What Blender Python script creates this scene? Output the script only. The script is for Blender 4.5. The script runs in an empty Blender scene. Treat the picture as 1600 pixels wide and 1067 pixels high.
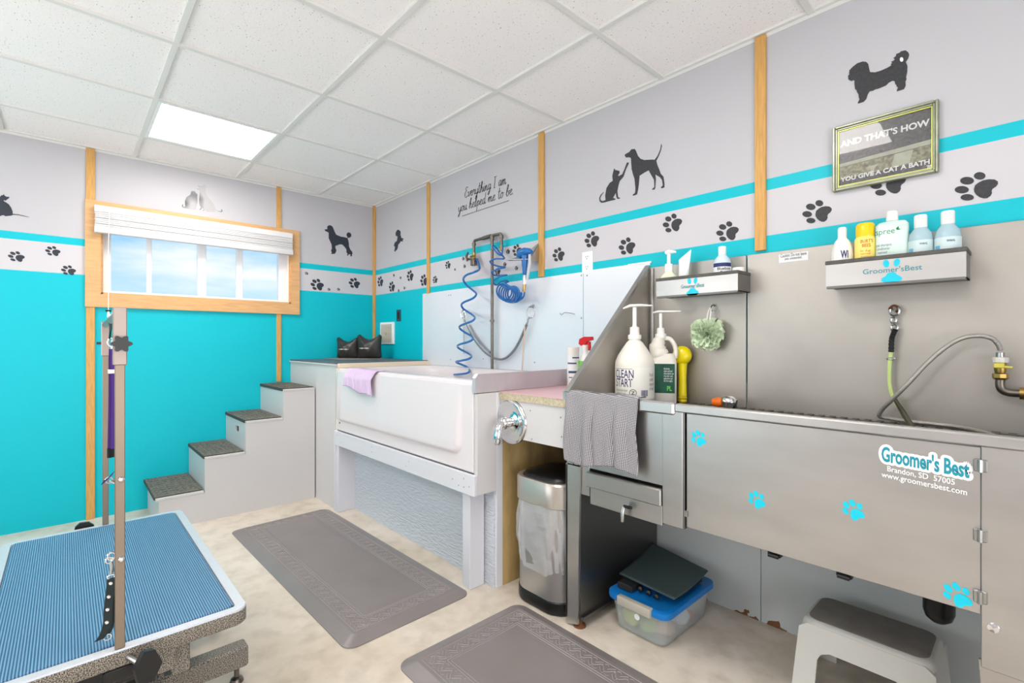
import bpy, bmesh, math, random
from mathutils import Vector, Matrix
from mathutils.geometry import tessellate_polygon
random.seed(7)
C = bpy.context.scene.collection
PI = math.pi

# ------------------------------------------------------------------ camera
F = 756.0; CX = 800.0; CY = 535.0                 # focal length and centre in pixels of the 1600 px frame
CAM = (4.227, -2.136, 1.163); H = 2.44
A_ = math.atan2(697, 756)
mX = (-math.sin(A_), math.cos(A_)); pY = (math.cos(A_), math.sin(A_))
cam = bpy.data.cameras.new('camera'); camo = bpy.data.objects.new('camera', cam); C.objects.link(camo)
cam.sensor_width = 36; cam.lens = F/1600*36; cam.clip_start = 0.03
cam.shift_y = (CY-533.5)/1600
camo.location = CAM
# forward direction in the room
fw = Vector((-mX[1], pY[1], 0)).normalized()
camo.rotation_euler = fw.to_track_quat('-Z', 'Y').to_euler()
bpy.context.scene.camera = camo

# ------------------------------------------------------------------ world, exposure
scn = bpy.context.scene
scn.view_settings.view_transform = 'Standard'; scn.view_settings.look = 'None'
scn.view_settings.exposure = 0.20; scn.view_settings.gamma = 1.0
scn.view_settings.use_curve_mapping = False
LAMP = 15
FILL = 54
FILL2 = 30
w = bpy.data.worlds.new('sky'); scn.world = w; w.use_nodes = True
nt = w.node_tree; nt.nodes.clear()
wo = nt.nodes.new('ShaderNodeOutputWorld'); bg = nt.nodes.new('ShaderNodeBackground')
tc = nt.nodes.new('ShaderNodeTexCoord'); sp = nt.nodes.new('ShaderNodeSeparateXYZ')
rp = nt.nodes.new('ShaderNodeValToRGB')
rp.color_ramp.elements[0].position = 0.05; rp.color_ramp.elements[0].color = (.62, .83, 1, 1)
rp.color_ramp.elements[1].position = 0.20; rp.color_ramp.elements[1].color = (.22, .55, .88, 1)
mp = nt.nodes.new('ShaderNodeMapping'); mp.inputs['Scale'].default_value = (2, 2, 9)
nz = nt.nodes.new('ShaderNodeTexNoise'); nz.inputs['Scale'].default_value = 2.2; nz.inputs['Detail'].default_value = 5
cr = nt.nodes.new('ShaderNodeValToRGB'); cr.color_ramp.elements[0].position = .40; cr.color_ramp.elements[1].position = .68
mx = nt.nodes.new('ShaderNodeMix'); mx.data_type = 'RGBA'
mx.inputs[7].default_value = (.92, .96, 1, 1)
L = nt.links
L.new(tc.outputs['Generated'], sp.inputs[0]); L.new(sp.outputs['Z'], rp.inputs[0])
L.new(tc.outputs['Generated'], mp.inputs[0]); L.new(mp.outputs[0], nz.inputs[0]); L.new(nz.outputs[0], cr.inputs[0])
L.new(cr.outputs[0], mx.inputs[0]); L.new(rp.outputs[0], mx.inputs[6]); L.new(mx.outputs[2], bg.inputs[0])
bg.inputs[1].default_value = .98; L.new(bg.outputs[0], wo.inputs[0])

# unseen fill lamp, added behind the camera and tilted up to brighten the ceiling
al = bpy.data.lights.new('added_fill', 'AREA'); al.shape = 'RECTANGLE'; al.size = 2.4; al.size_y = 1.65; al.energy = FILL
al.color = (1.0, .955, .925)
alo = bpy.data.objects.new('added_fill', al); C.objects.link(alo); alo.location = (5.95, -2.2, 1.0)
alo.rotation_euler = Vector((-1, 0, .75)).to_track_quat('-Z', 'Y').to_euler()

al2 = bpy.data.lights.new('added_side_fill', 'AREA'); al2.shape = 'RECTANGLE'; al2.size = 1.9; al2.size_y = 1.1; al2.energy = FILL2  # second unseen fill lamp, added to lift the ceiling and right wall
al2.color = (1.0, .955, .93)
alo2 = bpy.data.objects.new('added_side_fill', al2); C.objects.link(alo2); alo2.location = (1.7, -4.2, 1.25)
alo2.rotation_euler = Vector((0, 1, .85)).to_track_quat('-Z', 'Y').to_euler()

# ------------------------------------------------------------------ measuring helpers (pixel of the 1600 frame -> point on a real plane)
def ray(px, py):
    r = (px-CX)/F; u = (CY-py)/F
    return (-(r*mX[0]+mX[1]), r*pY[0]+pY[1], u)
def onp(px, py, ax, v):
    d = ray(px, py); t = (v-CAM[ax])/d[ax]
    return Vector([CAM[i]+t*d[i] for i in range(3)])
def onx(px, py, v=0.0): return onp(px, py, 0, v)
def ony(px, py, v=0.0): return onp(px, py, 1, v)
def onz(px, py, v=0.0): return onp(px, py, 2, v)
def depth(p): return (Vector(p)-Vector(CAM)).dot(fw)

# ------------------------------------------------------------------ mesh helpers
ROOT = {}
def world_of(o):
    while o.parent: o = o.parent
    return Matrix.LocRotScale(o.location, o.rotation_euler, None)
class MB:
    def __init__(s): s.bm = bmesh.new()
    def add(s, verts, faces, M=None):
        vs = [s.bm.verts.new(M @ Vector(v) if M else Vector(v)) for v in verts]
        for f in faces:
            try: s.bm.faces.new([vs[i] for i in f])
            except ValueError: pass
        return s
    def box(s, x0, x1, y0, y1, z0, z1, b=0.0, seg=2, M=None):
        t = bmesh.new(); bmesh.ops.create_cube(t, size=1)
        for v in t.verts:
            v.co = Vector(((x0+x1)/2+v.co.x*(x1-x0), (y0+y1)/2+v.co.y*(y1-y0), (z0+z1)/2+v.co.z*(z1-z0)))
        if b > 0: bmesh.ops.bevel(t, geom=list(t.edges), offset=b, segments=seg, profile=.5, affect='EDGES')
        t.verts.index_update()
        s.add([v.co.copy() for v in t.verts], [[v.index for v in f.verts] for f in t.faces], M); t.free(); return s
    def tube(s, pts, r, n=10, closed=False, cap=True, flat=None):
        P = [Vector(p) for p in pts]; m = len(P)
        R = r if isinstance(r, (list, tuple)) else [r]*m
        T = []
        for i in range(m):
            a = P[(i-1) % m] if (closed or i > 0) else P[0]
            b = P[(i+1) % m] if (closed or i < m-1) else P[-1]
            d = b-a; T.append(d.normalized() if d.length > 1e-9 else Vector((0, 0, 1)))
        up = Vector((0, 0, 1)) if abs(T[0].z) < .9 else Vector((0, 1, 0))
        nrm = (up - T[0]*up.dot(T[0])).normalized(); V = []; Fc = []
        for i in range(m):
            nrm = (nrm - T[i]*nrm.dot(T[i])).normalized(); bi = T[i].cross(nrm)
            for k in range(n):
                a = 2*PI*k/n
                V.append(P[i]+(nrm*math.cos(a)*(flat or 1)+bi*math.sin(a))*R[i])
        for i in range(m if closed else m-1):
            j = (i+1) % m
            for k in range(n):
                Fc.append([i*n+k, i*n+(k+1) % n, j*n+(k+1) % n, j*n+k])
        if cap and not closed:
            Fc.append(list(range(n))[::-1]); Fc.append([(m-1)*n+k for k in range(n)])
        return s.add(V, Fc)
    def lathe(s, prof, o=(0, 0, 0), axis=(0, 0, 1), n=24, sx=1.0, sy=1.0, rot=0):
        q = Vector(axis).to_track_quat('Z', 'Y').to_matrix().to_4x4()
        M = Matrix.Translation(Vector(o)) @ q @ Matrix.Rotation(rot, 4, 'Z')
        V = []; Fc = []
        for (r, z) in prof:
            for k in range(n):
                a = 2*PI*k/n; V.append((max(r, 1e-4)*math.cos(a)*sx, max(r, 1e-4)*math.sin(a)*sy, z))
        for i in range(len(prof)-1):
            for k in range(n): Fc.append([i*n+k, i*n+(k+1) % n, (i+1)*n+(k+1) % n, (i+1)*n+k])
        Fc.append(list(range(n))[::-1]); Fc.append([(len(prof)-1)*n+k for k in range(n)])
        return s.add(V, Fc, M)
    def loops(s, LL, cap0=False, cap1=False, M=None):
        n = len(LL[0]); V = [p for l in LL for p in l]; Fc = []
        for i in range(len(LL)-1):
            for k in range(n): Fc.append([i*n+k, i*n+(k+1) % n, (i+1)*n+(k+1) % n, (i+1)*n+k])
        if cap0: Fc.append(list(range(n))[::-1])
        if cap1: Fc.append([(len(LL)-1)*n+k for k in range(n)])
        return s.add(V, Fc, M)
    def grid(s, fn, nu, nv):
        V = [fn(i/nu, j/nv) for j in range(nv+1) for i in range(nu+1)]
        Fc = [[j*(nu+1)+i, j*(nu+1)+i+1, (j+1)*(nu+1)+i+1, (j+1)*(nu+1)+i] for j in range(nv) for i in range(nu)]
        return s.add(V, Fc)
    def prism(s, pts, d):
        """pts: flat outline in 3D, d: thickness vector"""
        P = [Vector(p) for p in pts]; d = Vector(d); n = len(P)
        nn = Vector((0, 0, 0))
        for i in range(n): nn += P[i].cross(P[(i+1) % n])
        if nn.dot(d) < 0: P = P[::-1]
        V = P+[p+d for p in P]
        tri = tessellate_polygon([P])
        Fc = [[i, (i+1) % n, n+(i+1) % n, n+i] for i in range(n)]
        for t in tri:
            a, b, c = t
            if (P[b]-P[a]).cross(P[c]-P[a]).dot(d) < 0: a, b, c = a, c, b
            Fc.append([n+a, n+b, n+c]); Fc.append([c, b, a])
        return s.add(V, Fc)
    def build(s, name, m, parent=None, solid=0, sub=0, sharp=0.6, label=None, loc=None):
        bm = s.bm
        bmesh.ops.recalc_face_normals(bm, faces=list(bm.faces))
        for f in bm.faces: f.smooth = True
        for e in bm.edges:
            e.smooth = not (len(e.link_faces) == 2 and e.calc_face_angle(0) > sharp)
        me = bpy.data.meshes.new(name)
        if parent: M = world_of(parent).inverted()
        else:
            if loc is None:
                xs = [v.co for v in bm.verts]
                loc = ((min(v.x for v in xs)+max(v.x for v in xs))/2, (min(v.y for v in xs)+max(v.y for v in xs))/2, min(v.z for v in xs))
            M = Matrix.Translation(Vector(loc)).inverted()
        bm.transform(M); bm.to_mesh(me); bm.free()
        o = bpy.data.objects.new(name, me); C.objects.link(o)
        if parent: o.parent = parent
        else: o.location = loc
        me.materials.append(m)
        if solid:
            md = o.modifiers.new('solid', 'SOLIDIFY'); md.thickness = solid; md.offset = 0
        if sub:
            md = o.modifiers.new('sub', 'SUBSURF'); md.levels = sub; md.render_levels = sub
        if label: o['label'] = label
        return o
def tag(o, label, cat, group=None, kind=None):
    o['label'] = label; o['category'] = cat
    if group: o['group'] = group
    if kind: o['kind'] = kind
    return o
def thing(name, label, cat, loc, group=None, rotz=0):
    o = bpy.data.objects.new(name, None); C.objects.link(o)
    o.location = loc; o.rotation_euler = (0, 0, rotz); o.empty_display_size = .05
    return tag(o, label, cat, group)
def struct(o): o['kind'] = 'structure'; return o
def rrect(cx, cy, hx, hy, r, z, n=6):
    L_ = []
    for (sx, sy, a0) in ((1, 1, 0), (-1, 1, PI/2), (-1, -1, PI), (1, -1, 1.5*PI)):
        for k in range(n+1):
            a = a0+PI/2*k/n
            L_.append((cx+sx*(hx-r)+r*math.cos(a), cy+sy*(hy-r)+r*math.sin(a), z))
    return L_
def smooth_pts(pts, k=6, closed=False):
    P = [Vector(p) for p in pts]; n = len(P); out = []
    rng = range(n) if closed else range(n-1)
    for i in rng:
        p0 = P[(i-1) % n] if (closed or i > 0) else P[0]; p1 = P[i]; p2 = P[(i+1) % n]
        p3 = P[(i+2) % n] if (closed or i < n-2) else P[-1]
        for j in range(k):
            t = j/k
            out.append(.5*((2*p1)+(-p0+p2)*t+(2*p0-5*p1+4*p2-p3)*t*t+(-p0+3*p1-3*p2+p3)*t**3))
    if not closed: out.append(P[-1])
    return out
def text_mesh(body, name, m, parent, o, ex, ez, w, h, thick=.0006, shear=0, bold=0, align='L'):
    """lettering fitted into a box w x h; o = lower left corner, ex = reading direction, ez = up"""
    cu = bpy.data.curves.new(name, 'FONT'); cu.body = body; cu.size = 1; cu.shear = shear; cu.offset = bold
    cu.align_x = {'L': 'LEFT', 'C': 'CENTER'}[align]; cu.space_line = .9
    cu.resolution_u = 3
    t = bpy.data.objects.new(name, cu); C.objects.link(t)
    bpy.context.view_layer.update()
    me = bpy.data.meshes.new_from_object(t.evaluated_get(bpy.context.evaluated_depsgraph_get()))
    bpy.data.objects.remove(t)
    xs = [v.co.x for v in me.vertices]; ys = [v.co.y for v in me.vertices]
    x0, x1, y0, y1 = min(xs), max(xs), min(ys), max(ys)
    ex = Vector(ex).normalized(); ez = Vector(ez).normalized(); nn = ex.cross(ez)
    Mi = world_of(parent).inverted() if parent else Matrix.Identity(4)
    for v in me.vertices:
        v.co = Mi @ (Vector(o)+ex*((v.co.x-x0)/(x1-x0)*w)+ez*((v.co.y-y0)/(y1-y0)*h)+nn*thick)
    ob = bpy.data.objects.new(name, me); C.objects.link(ob); ob.parent = parent
    me.materials.clear(); me.materials.append(m)
    return ob

# ------------------------------------------------------------------ materials
def lin(c): return tuple(((x/255)/12.92 if x/255 <= .04045 else (((x/255)+.055)/1.055)**2.4) for x in c)+(1,)
MATS = {}
def mat(name, rgb, rough=.5, metal=0, spec=.5, noise=0, nscale=8, bump=0, bscale=60, stretch=None, trans=0, ior=1.45, sheen=0, alpha=1, aniso=0, coat=0, rgb2=None, dist=.004, detail=4, emit=None):
    m = bpy.data.materials.new(name); m.use_nodes = True; t = m.node_tree; b = t.nodes['Principled BSDF']
    b.inputs['Base Color'].default_value = lin(rgb); b.inputs['Roughness'].default_value = rough
    b.inputs['Metallic'].default_value = metal; b.inputs['Specular IOR Level'].default_value = spec
    b.inputs['IOR'].default_value = ior; b.inputs['Transmission Weight'].default_value = trans
    b.inputs['Alpha'].default_value = alpha; b.inputs['Anisotropic'].default_value = aniso
    b.inputs['Coat Weight'].default_value = coat; b.inputs['Sheen Weight'].default_value = sheen
    if emit:
        b.inputs['Emission Color'].default_value = lin(rgb); b.inputs['Emission Strength'].default_value = emit
    g = t.nodes.new('ShaderNodeNewGeometry'); vec = g.outputs['Position']
    if stretch:
        mp = t.nodes.new('ShaderNodeMapping'); mp.inputs['Scale'].default_value = stretch
        t.links.new(vec, mp.inputs[0]); vec = mp.outputs[0]
    if noise:
        nz = t.nodes.new('ShaderNodeTexNoise'); nz.inputs['Scale'].default_value = nscale; nz.inputs['Detail'].default_value = detail
        t.links.new(vec, nz.inputs[0])
        rr = t.nodes.new('ShaderNodeValToRGB'); t.links.new(nz.outputs[0], rr.inputs[0])
        rr.color_ramp.elements[0].position = .3; rr.color_ramp.elements[1].position = .7
        c2 = lin(rgb2) if rgb2 else tuple(x*(1-noise) for x in lin(rgb)[:3])+(1,)
        rr.color_ramp.elements[0].color = c2; rr.color_ramp.elements[1].color = lin(rgb)
        t.links.new(rr.outputs[0], b.inputs['Base Color'])
    if bump:
        n2 = t.nodes.new('ShaderNodeTexNoise'); n2.inputs['Scale'].default_value = bscale; n2.inputs['Detail'].default_value = 3
        t.links.new(vec, n2.inputs[0]); bp = t.nodes.new('ShaderNodeBump')
        bp.inputs['Strength'].default_value = bump; bp.inputs['Distance'].default_value = dist
        t.links.new(n2.outputs[0], bp.inputs['Height']); t.links.new(bp.outputs[0], b.inputs['Normal'])
    MATS[name] = m
    return m
def nodes(m): return m.node_tree, m.node_tree.nodes['Principled BSDF']
def zbands(m, bands):
    """paint bands by height above the floor: [(z_upper, rgb), ...] from the floor up"""
    t, b = nodes(m); g = t.nodes.new('ShaderNodeNewGeometry'); s = t.nodes.new('ShaderNodeSeparateXYZ')
    mr = t.nodes.new('ShaderNodeMath'); mr.operation = 'DIVIDE'; mr.inputs[1].default_value = 3.0
    t.links.new(g.outputs['Position'], s.inputs[0]); t.links.new(s.outputs['Z'], mr.inputs[0])
    r = t.nodes.new('ShaderNodeValToRGB'); r.color_ramp.interpolation = 'CONSTANT'; t.links.new(mr.outputs[0], r.inputs[0])
    el = r.color_ramp.elements
    el[0].position = 0; el[0].color = lin(bands[0][1])
    while len(el) > 1: el.remove(el[-1])
    zl = bands[0][0]
    for (zu, c) in bands[1:]:
        e = el.new(zl/3.0); e.color = lin(c); zl = zu
    t.links.new(r.outputs[0], b.inputs['Base Color'])

TEAL = (0, 190, 206); GREY = (194, 193, 198)
m_wall = mat('wall_paint', GREY, .45, spec=.35, bump=.12, bscale=35)
zbands(m_wall, [(1.60, TEAL), (1.782, (204, 201, 206)), (1.83, TEAL), (3, GREY)])
m_wallp = mat('plain_wall_paint', (205, 203, 206), .5)
m_pine = mat('pine_batten', (222, 170, 96), .45, noise=.25, nscale=6, stretch=(30, 30, 2))
m_pinef = mat('pine_frame', (228, 178, 124), .45, noise=.18, nscale=5, stretch=(6, 2, 12))
m_ply = mat('raw_plywood', (206, 176, 118), .6, noise=.35, nscale=5, stretch=(3, 3, 1))
m_vinyl = mat('white_vinyl', (244, 244, 246), .35)
m_blind = mat('blind_white', (222, 220, 221), .45)
m_whitep = mat('white_plastic', (240, 238, 234), .3)
m_jug = mat('jug_plastic', (232, 228, 218), .38)
m_light = mat('light_frame_white', (238, 240, 240), .4)
m_tbar = mat('ceiling_bar_white', (226, 225, 222), .5)
m_black = mat('black_plastic', (13, 13, 15), .35)
m_blackm = mat('matt_black', (26, 27, 30), .7)
m_decal = mat('charcoal_vinyl', (62, 62, 66), .6, noise=.35, nscale=120)
m_decald = mat('dark_vinyl', (44, 50, 62), .5)
m_cyan = mat('cyan_vinyl', (12, 198, 222), .4)
m_steel = mat('brushed_stainless', (198, 196, 194), .36, metal=1, noise=.16, nscale=3, stretch=(1, 1, 3), bump=.03, bscale=200)
m_steelw = mat('worn_stainless_back', (190, 185, 178), .48, metal=.9, noise=.22, nscale=2.2, bump=.04, bscale=120)
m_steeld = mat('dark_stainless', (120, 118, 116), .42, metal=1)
m_alu = mat('white_aluminium_sheet', (236, 238, 244), .34, metal=.3, noise=.05, nscale=2)
m_chrome = mat('chrome', (225, 226, 228), .07, metal=1)
m_galv = mat('galvanised_pipe', (132, 124, 116), .35, metal=1, noise=.3, nscale=40)
m_brass = mat('aged_brass', (176, 146, 84), .35, metal=1, noise=.3, nscale=60)
m_acryl = mat('white_acrylic', (224, 217, 219), .2, coat=.25)
m_graypaint = mat('light_grey_paint', (206, 204, 204), .4, noise=.03, nscale=4)
m_whpaint = mat('white_painted_wood', (214, 214, 220), .45, bump=.1, bscale=90)
m_rough = mat('brushed_paint_board', (204, 210, 218), .5, bump=1, bscale=26, stretch=(1, 1, 4.0), dist=.012)
m_lam = mat('pink_laminate', (222, 180, 186), .35, noise=.06, nscale=12)
m_chip = mat('chipboard_edge', (206, 194, 166), .7, noise=.35, nscale=90)
m_rub = mat('dark_grey_rubber', (96, 94, 90), .7, noise=.2, nscale=60, bump=.8, bscale=180)
m_platmat = mat('platform_mat', (92, 96, 106), .45, bump=.2, bscale=150)
m_blue = mat('blue_hose', (24, 104, 178), .25, coat=.3)
m_bluelid = mat('blue_lid', (16, 118, 196), .35)
m_yel = mat('yellow_plastic', (244, 224, 12), .25)
m_red = mat('red_plastic', (206, 26, 30), .3)
m_green = mat('green_label', (26, 92, 72), .5, noise=.5, nscale=20)
m_lime = mat('lime_print', (120, 214, 80), .5)
m_navy = mat('navy_print', (38, 44, 104), .5)
m_ink = mat('black_ink', (34, 34, 38), .6)
m_inkg = mat('grey_ink', (120, 120, 128), .6)
m_wink = mat('white_ink', (245, 245, 245), .5)
m_purple = mat('purple_webbing', (66, 22, 118), .6)
m_towelp = mat('lilac_cloth', (212, 188, 218), .8, bump=.5, bscale=180)
m_loofah = mat('pale_green_mesh', (228, 246, 212), .7, sheen=.3, alpha=.78)
m_cord = mat('lime_cord', (200, 222, 140), .6)
m_grayc = mat('grey_strap', (120, 122, 126), .5)
m_tan = mat('tan_cord', (222, 186, 160), .6)
m_orange = mat('orange_plastic', (240, 116, 24), .3)
m_leather = mat('black_leatherette', (52, 48, 47), .32, bump=.3, bscale=120)
m_lead = mat('dark_green_webbing', (14, 30, 32), .6)
m_stool = mat('stool_white', (216, 214, 208), .4, noise=.05, nscale=9)
m_stoolt = mat('stool_grey_tread', (150, 143, 137), .6, noise=.2, nscale=20)
m_frameg = mat('silver_green_frame', (168, 172, 150), .3, metal=.6, noise=.3, nscale=25)
m_gold = mat('lime_gold_fillet', (214, 220, 120), .3, metal=.5)
m_photo = mat('print_grey', (112, 110, 114), .3, noise=.55, nscale=110)
m_photo2 = mat('print_pale', (196, 198, 180), .3, noise=.2, nscale=40)
m_photo3 = mat('print_shrubs', (104, 100, 88), .3, noise=.6, nscale=90, rgb2=(180, 178, 150))
m_switch = mat('dark_switch_plate', (52, 66, 80), .4)
m_outlet = mat('outlet_white', (246, 246, 244), .3)
m_vent = mat('vent_cream', (226, 220, 206), .5)
m_tile = None
m_screw = mat('screw_steel', (170, 170, 168), .3, metal=1)
m_rust = mat('rust', (120, 74, 44), .8, noise=.4, nscale=60)
m_base = mat('bottle_blue', (196, 226, 236), .12, trans=.3, ior=1.33)
m_clearp = mat('clear_plastic', (236, 242, 244), .15, trans=.5, ior=1.2, alpha=.42)
m_bag = mat('thin_clear_bag', (238, 240, 244), .22, alpha=.27, bump=.9, bscale=22, dist=.02)
m_ylab = mat('pale_yellow_label', (250, 226, 120), .4)
m_paleg = mat('pale_green_bottle', (208, 228, 220), .3)
m_wlabel = mat('white_label', (236, 238, 240), .4)

# ================================================================== ROOM
RX1, RY0 = 5.6, -4.0
# ceiling tiles: speckled mineral fibre
m_tile = mat('ceiling_tile', (248, 244, 243), .9, bump=.35, bscale=130)
t, b = nodes(m_tile)
g = t.nodes.new('ShaderNodeNewGeometry'); vo = t.nodes.new('ShaderNodeTexNoise'); vo.inputs['Scale'].default_value = 135; vo.inputs['Detail'].default_value = 2
t.links.new(g.outputs['Position'], vo.inputs[0])
r = t.nodes.new('ShaderNodeValToRGB'); r.color_ramp.elements[0].position = .27; r.color_ramp.elements[0].color = lin((120, 116, 112))
r.color_ramp.elements[1].position = .34; r.color_ramp.elements[1].color = lin((248, 244, 243))
t.links.new(vo.outputs[0], r.inputs[0]); t.links.new(r.outputs[0], b.inputs['Base Color'])
# concrete floor
m_floor = mat('sealed_concrete', (222, 212, 190), .38, bump=.1, bscale=30)
t, b = nodes(m_floor)
g = t.nodes.new('ShaderNodeNewGeometry')
n1 = t.nodes.new('ShaderNodeTexNoise'); n1.inputs['Scale'].default_value = 1.7; n1.inputs['Detail'].default_value = 8; n1.inputs['Roughness'].default_value = .62
n2 = t.nodes.new('ShaderNodeTexNoise'); n2.inputs['Scale'].default_value = 11; n2.inputs['Detail'].default_value = 8
r1 = t.nodes.new('ShaderNodeValToRGB'); r1.color_ramp.elements[0].position = .32; r1.color_ramp.elements[0].color = lin((202, 188, 168))
r1.color_ramp.elements[1].position = .62; r1.color_ramp.elements[1].color = lin((224, 213, 200))
r2 = t.nodes.new('ShaderNodeValToRGB'); r2.color_ramp.elements[0].position = .3; r2.color_ramp.elements[0].color = (.62, .6, .56, 1)
r2.color_ramp.elements[1].position = .55; r2.color_ramp.elements[1].color = (1, 1, 1, 1)
mm = t.nodes.new('ShaderNodeMix'); mm.data_type = 'RGBA'; mm.blend_type = 'MULTIPLY'; mm.inputs[0].default_value = .5
t.links.new(g.outputs['Position'], n1.inputs[0]); t.links.new(g.outputs['Position'], n2.inputs[0])
t.links.new(n1.outputs[0], r1.inputs[0]); t.links.new(n2.outputs[0], r2.inputs[0])
t.links.new(r1.outputs[0], mm.inputs[6]); t.links.new(r2.outputs[0], mm.inputs[7]); t.links.new(mm.outputs[2], b.inputs['Base Color'])

struct(MB().box(-.15, RX1+.15, RY0-.15, .15, -.12, 0).build('floor', m_floor))
# window opening in the back wall
WY0, WY1, WZ0, WZ1 = -1.965, -.755, 1.485, 2.06
wb = MB()
wb.box(-.12, 0, RY0, WY0, 0, H+.05); wb.box(-.12, 0, WY1, .12, 0, H+.05)
wb.box(-.12, 0, WY0, WY1, 0, WZ0); wb.box(-.12, 0, WY0, WY1, WZ1, H+.05)
struct(wb.build('wall_back', m_wall))
struct(MB().box(0, RX1, 0, .12, 0, H+.05).build('wall_right', m_wall))
wl = MB()
wl.box(0, .7, RY0-.12, RY0, 0, H+.05).box(2.7, RX1, RY0-.12, RY0, 0, H+.05).box(.7, 2.7, RY0-.12, RY0, 0, .65).box(.7, 2.7, RY0-.12, RY0, 1.85, H+.05)
m_wl = mat('left_wall_paint', (205, 203, 206), .5)
struct(wl.build('wall_left', m_wl))
w3 = MB()
for (a, b_, c, d) in ((.7, .76, .65, 1.85), (2.64, 2.7, .65, 1.85), (.76, 2.64, .65, .71), (.76, 2.64, 1.79, 1.85), (1.67, 1.73, .71, 1.79)): w3.box(a, b_, RY0-.08, RY0-.02, c, d)
struct(w3.build('added_window_3', m_vinyl))  # unseen window, added as the opening for the side fill lamp
wf = MB()
wf.box(RX1, RX1+.12, RY0, -3.5, 0, H+.05).box(RX1, RX1+.12, -.9, .12, 0, H+.05).box(RX1, RX1+.12, -3.5, -.9, 0, .35).box(RX1, RX1+.12, -3.5, -.9, 2.15, H+.05)
struct(wf.build('wall_front', m_wallp))
w2 = MB()
for (a, b_, c, d) in ((-3.5, -3.44, .35, 2.15), (-.96, -.9, .35, 2.15), (-3.44, -.96, .35, .41), (-3.44, -.96, 2.09, 2.15), (-2.23, -2.17, .41, 2.09)):
    w2.box(RX1+.02, RX1+.08, a, b_, c, d)
struct(w2.build('added_window_2', m_vinyl))  # unseen window, added so the fill lamp can shine in
# unseen left wall: teal part added for the steel door to reflect, plain beyond
t, b = nodes(m_wl); g = t.nodes.new('ShaderNodeNewGeometry'); s_ = t.nodes.new('ShaderNodeSeparateXYZ'); t.links.new(g.outputs['Position'], s_.inputs[0])
q1 = t.nodes.new('ShaderNodeMath'); q1.operation = 'LESS_THAN'; q1.inputs[1].default_value = 2.15; t.links.new(s_.outputs['X'], q1.inputs[0])
q2 = t.nodes.new('ShaderNodeMath'); q2.operation = 'LESS_THAN'; q2.inputs[1].default_value = 1.60; t.links.new(s_.outputs['Z'], q2.inputs[0])
q3 = t.nodes.new('ShaderNodeMath'); q3.operation = 'MULTIPLY'; t.links.new(q1.outputs[0], q3.inputs[0]); t.links.new(q2.outputs[0], q3.inputs[1])
qm = t.nodes.new('ShaderNodeMix'); qm.data_type = 'RGBA'; qm.inputs[6].default_value = lin((205, 203, 206)); qm.inputs[7].default_value = lin(TEAL)
t.links.new(q3.outputs[0], qm.inputs[0]); t.links.new(qm.outputs[2], b.inputs['Base Color'])
# lower board behind the steel dog bath
t_ = mat('wet_wall_board', (196, 204, 206), .55, bump=.15, bscale=50)
tt, bb = nodes(t_)
g = tt.nodes.new('ShaderNodeNewGeometry'); s = tt.nodes.new('ShaderNodeSeparateXYZ'); n = tt.nodes.new('ShaderNodeTexNoise'); n.inputs['Scale'].default_value = 9; n.inputs['Detail'].default_value = 6
tt.links.new(g.outputs['Position'], s.inputs[0]); tt.links.new(g.outputs['Position'], n.inputs[0])
a1 = tt.nodes.new('ShaderNodeMath'); a1.operation = 'MULTIPLY_ADD'; a1.inputs[1].default_value = .30; a1.inputs[2].default_value = -.15
tt.links.new(n.outputs[0], a1.inputs[0])
a2 = tt.nodes.new('ShaderNodeMath'); a2.operation = 'LESS_THAN'; tt.links.new(s.outputs['Z'], a2.inputs[0]); tt.links.new(a1.outputs[0], a2.inputs[1])
mm = tt.nodes.new('ShaderNodeMix'); mm.data_type = 'RGBA'; mm.inputs[6].default_value = lin((200, 206, 206)); mm.inputs[7].default_value = lin((122, 84, 52))
tt.links.new(a2.outputs[0], mm.inputs[0]); tt.links.new(mm.outputs[2], bb.inputs['Base Color'])
lb = MB().box(2.499, 3.446, -.006, 0, 0, .99).box(3.449, RX1, -.006, 0, 0, .99)
struct(lb.build('trim_1', t_))

# ceiling with its bar grid
XS = [-.181+.636*k for k in range(11)]; XS = [x for x in XS if 0.05 < x < RX1]
YS = [-.525-.632*k for k in range(7)]; YS = [y for y in YS if y > RY0]
ceil = struct(MB().box(-.12, RX1+.12, RY0-.12, .12, H+.012, H+.08).build('ceiling', m_tile))
gb = MB()
for x in XS: gb.box(x-.013, x+.013, RY0, 0, H, H+.02, .002, 1)
for y in YS: gb.box(0, RX1, y-.013, y+.013, H+.001, H+.02, .002, 1)
gb.box(0, RX1, -.02, 0, H+.002, H+.02); gb.box(0, .02, RY0, 0, H+.002, H+.02)
gb.box(0, RX1, -.003, 0, H-.012, H+.02); gb.box(0, .003, RY0, 0, H-.012, H+.02)
gb.build('ceiling_bars', m_tbar, ceil)

m_glow = mat('lit_diffuser', (255, 250, 244), .5, emit=LAMP)
def panel(x0, y0, label):
    e = thing('ceiling_light', label, 'ceiling light', (x0+.318, y0+.316, H+.012), 'square light panels in the ceiling')
    x1, y1 = x0+.636, y0+.632
    f = MB()
    for (a, b_, c, d) in ((x0+.013, x0+.05, y0+.013, y1-.013), (x1-.03, x1-.013, y0+.013, y1-.013), (x0+.05, x1-.03, y0+.013, y0+.03), (x0+.05, x1-.03, y1-.03, y1-.013)):
        f.box(a, b_, c, d, H-.002, H+.012)
    f.build('light_frame', m_light, e)
    MB().box(x0+.05, x1-.03, y0+.03, y1-.03, H+.002, H+.010).build('diffuser', m_glow, e)
panel(.455, -1.789, 'lit square ceiling panel nearest the window wall')
panel(2.999, -1.789, 'lit square ceiling panel over the walkway beside the steel dog bath')
panel(1.091, -3.685, 'lit square ceiling panel over the far left of the room')
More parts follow.
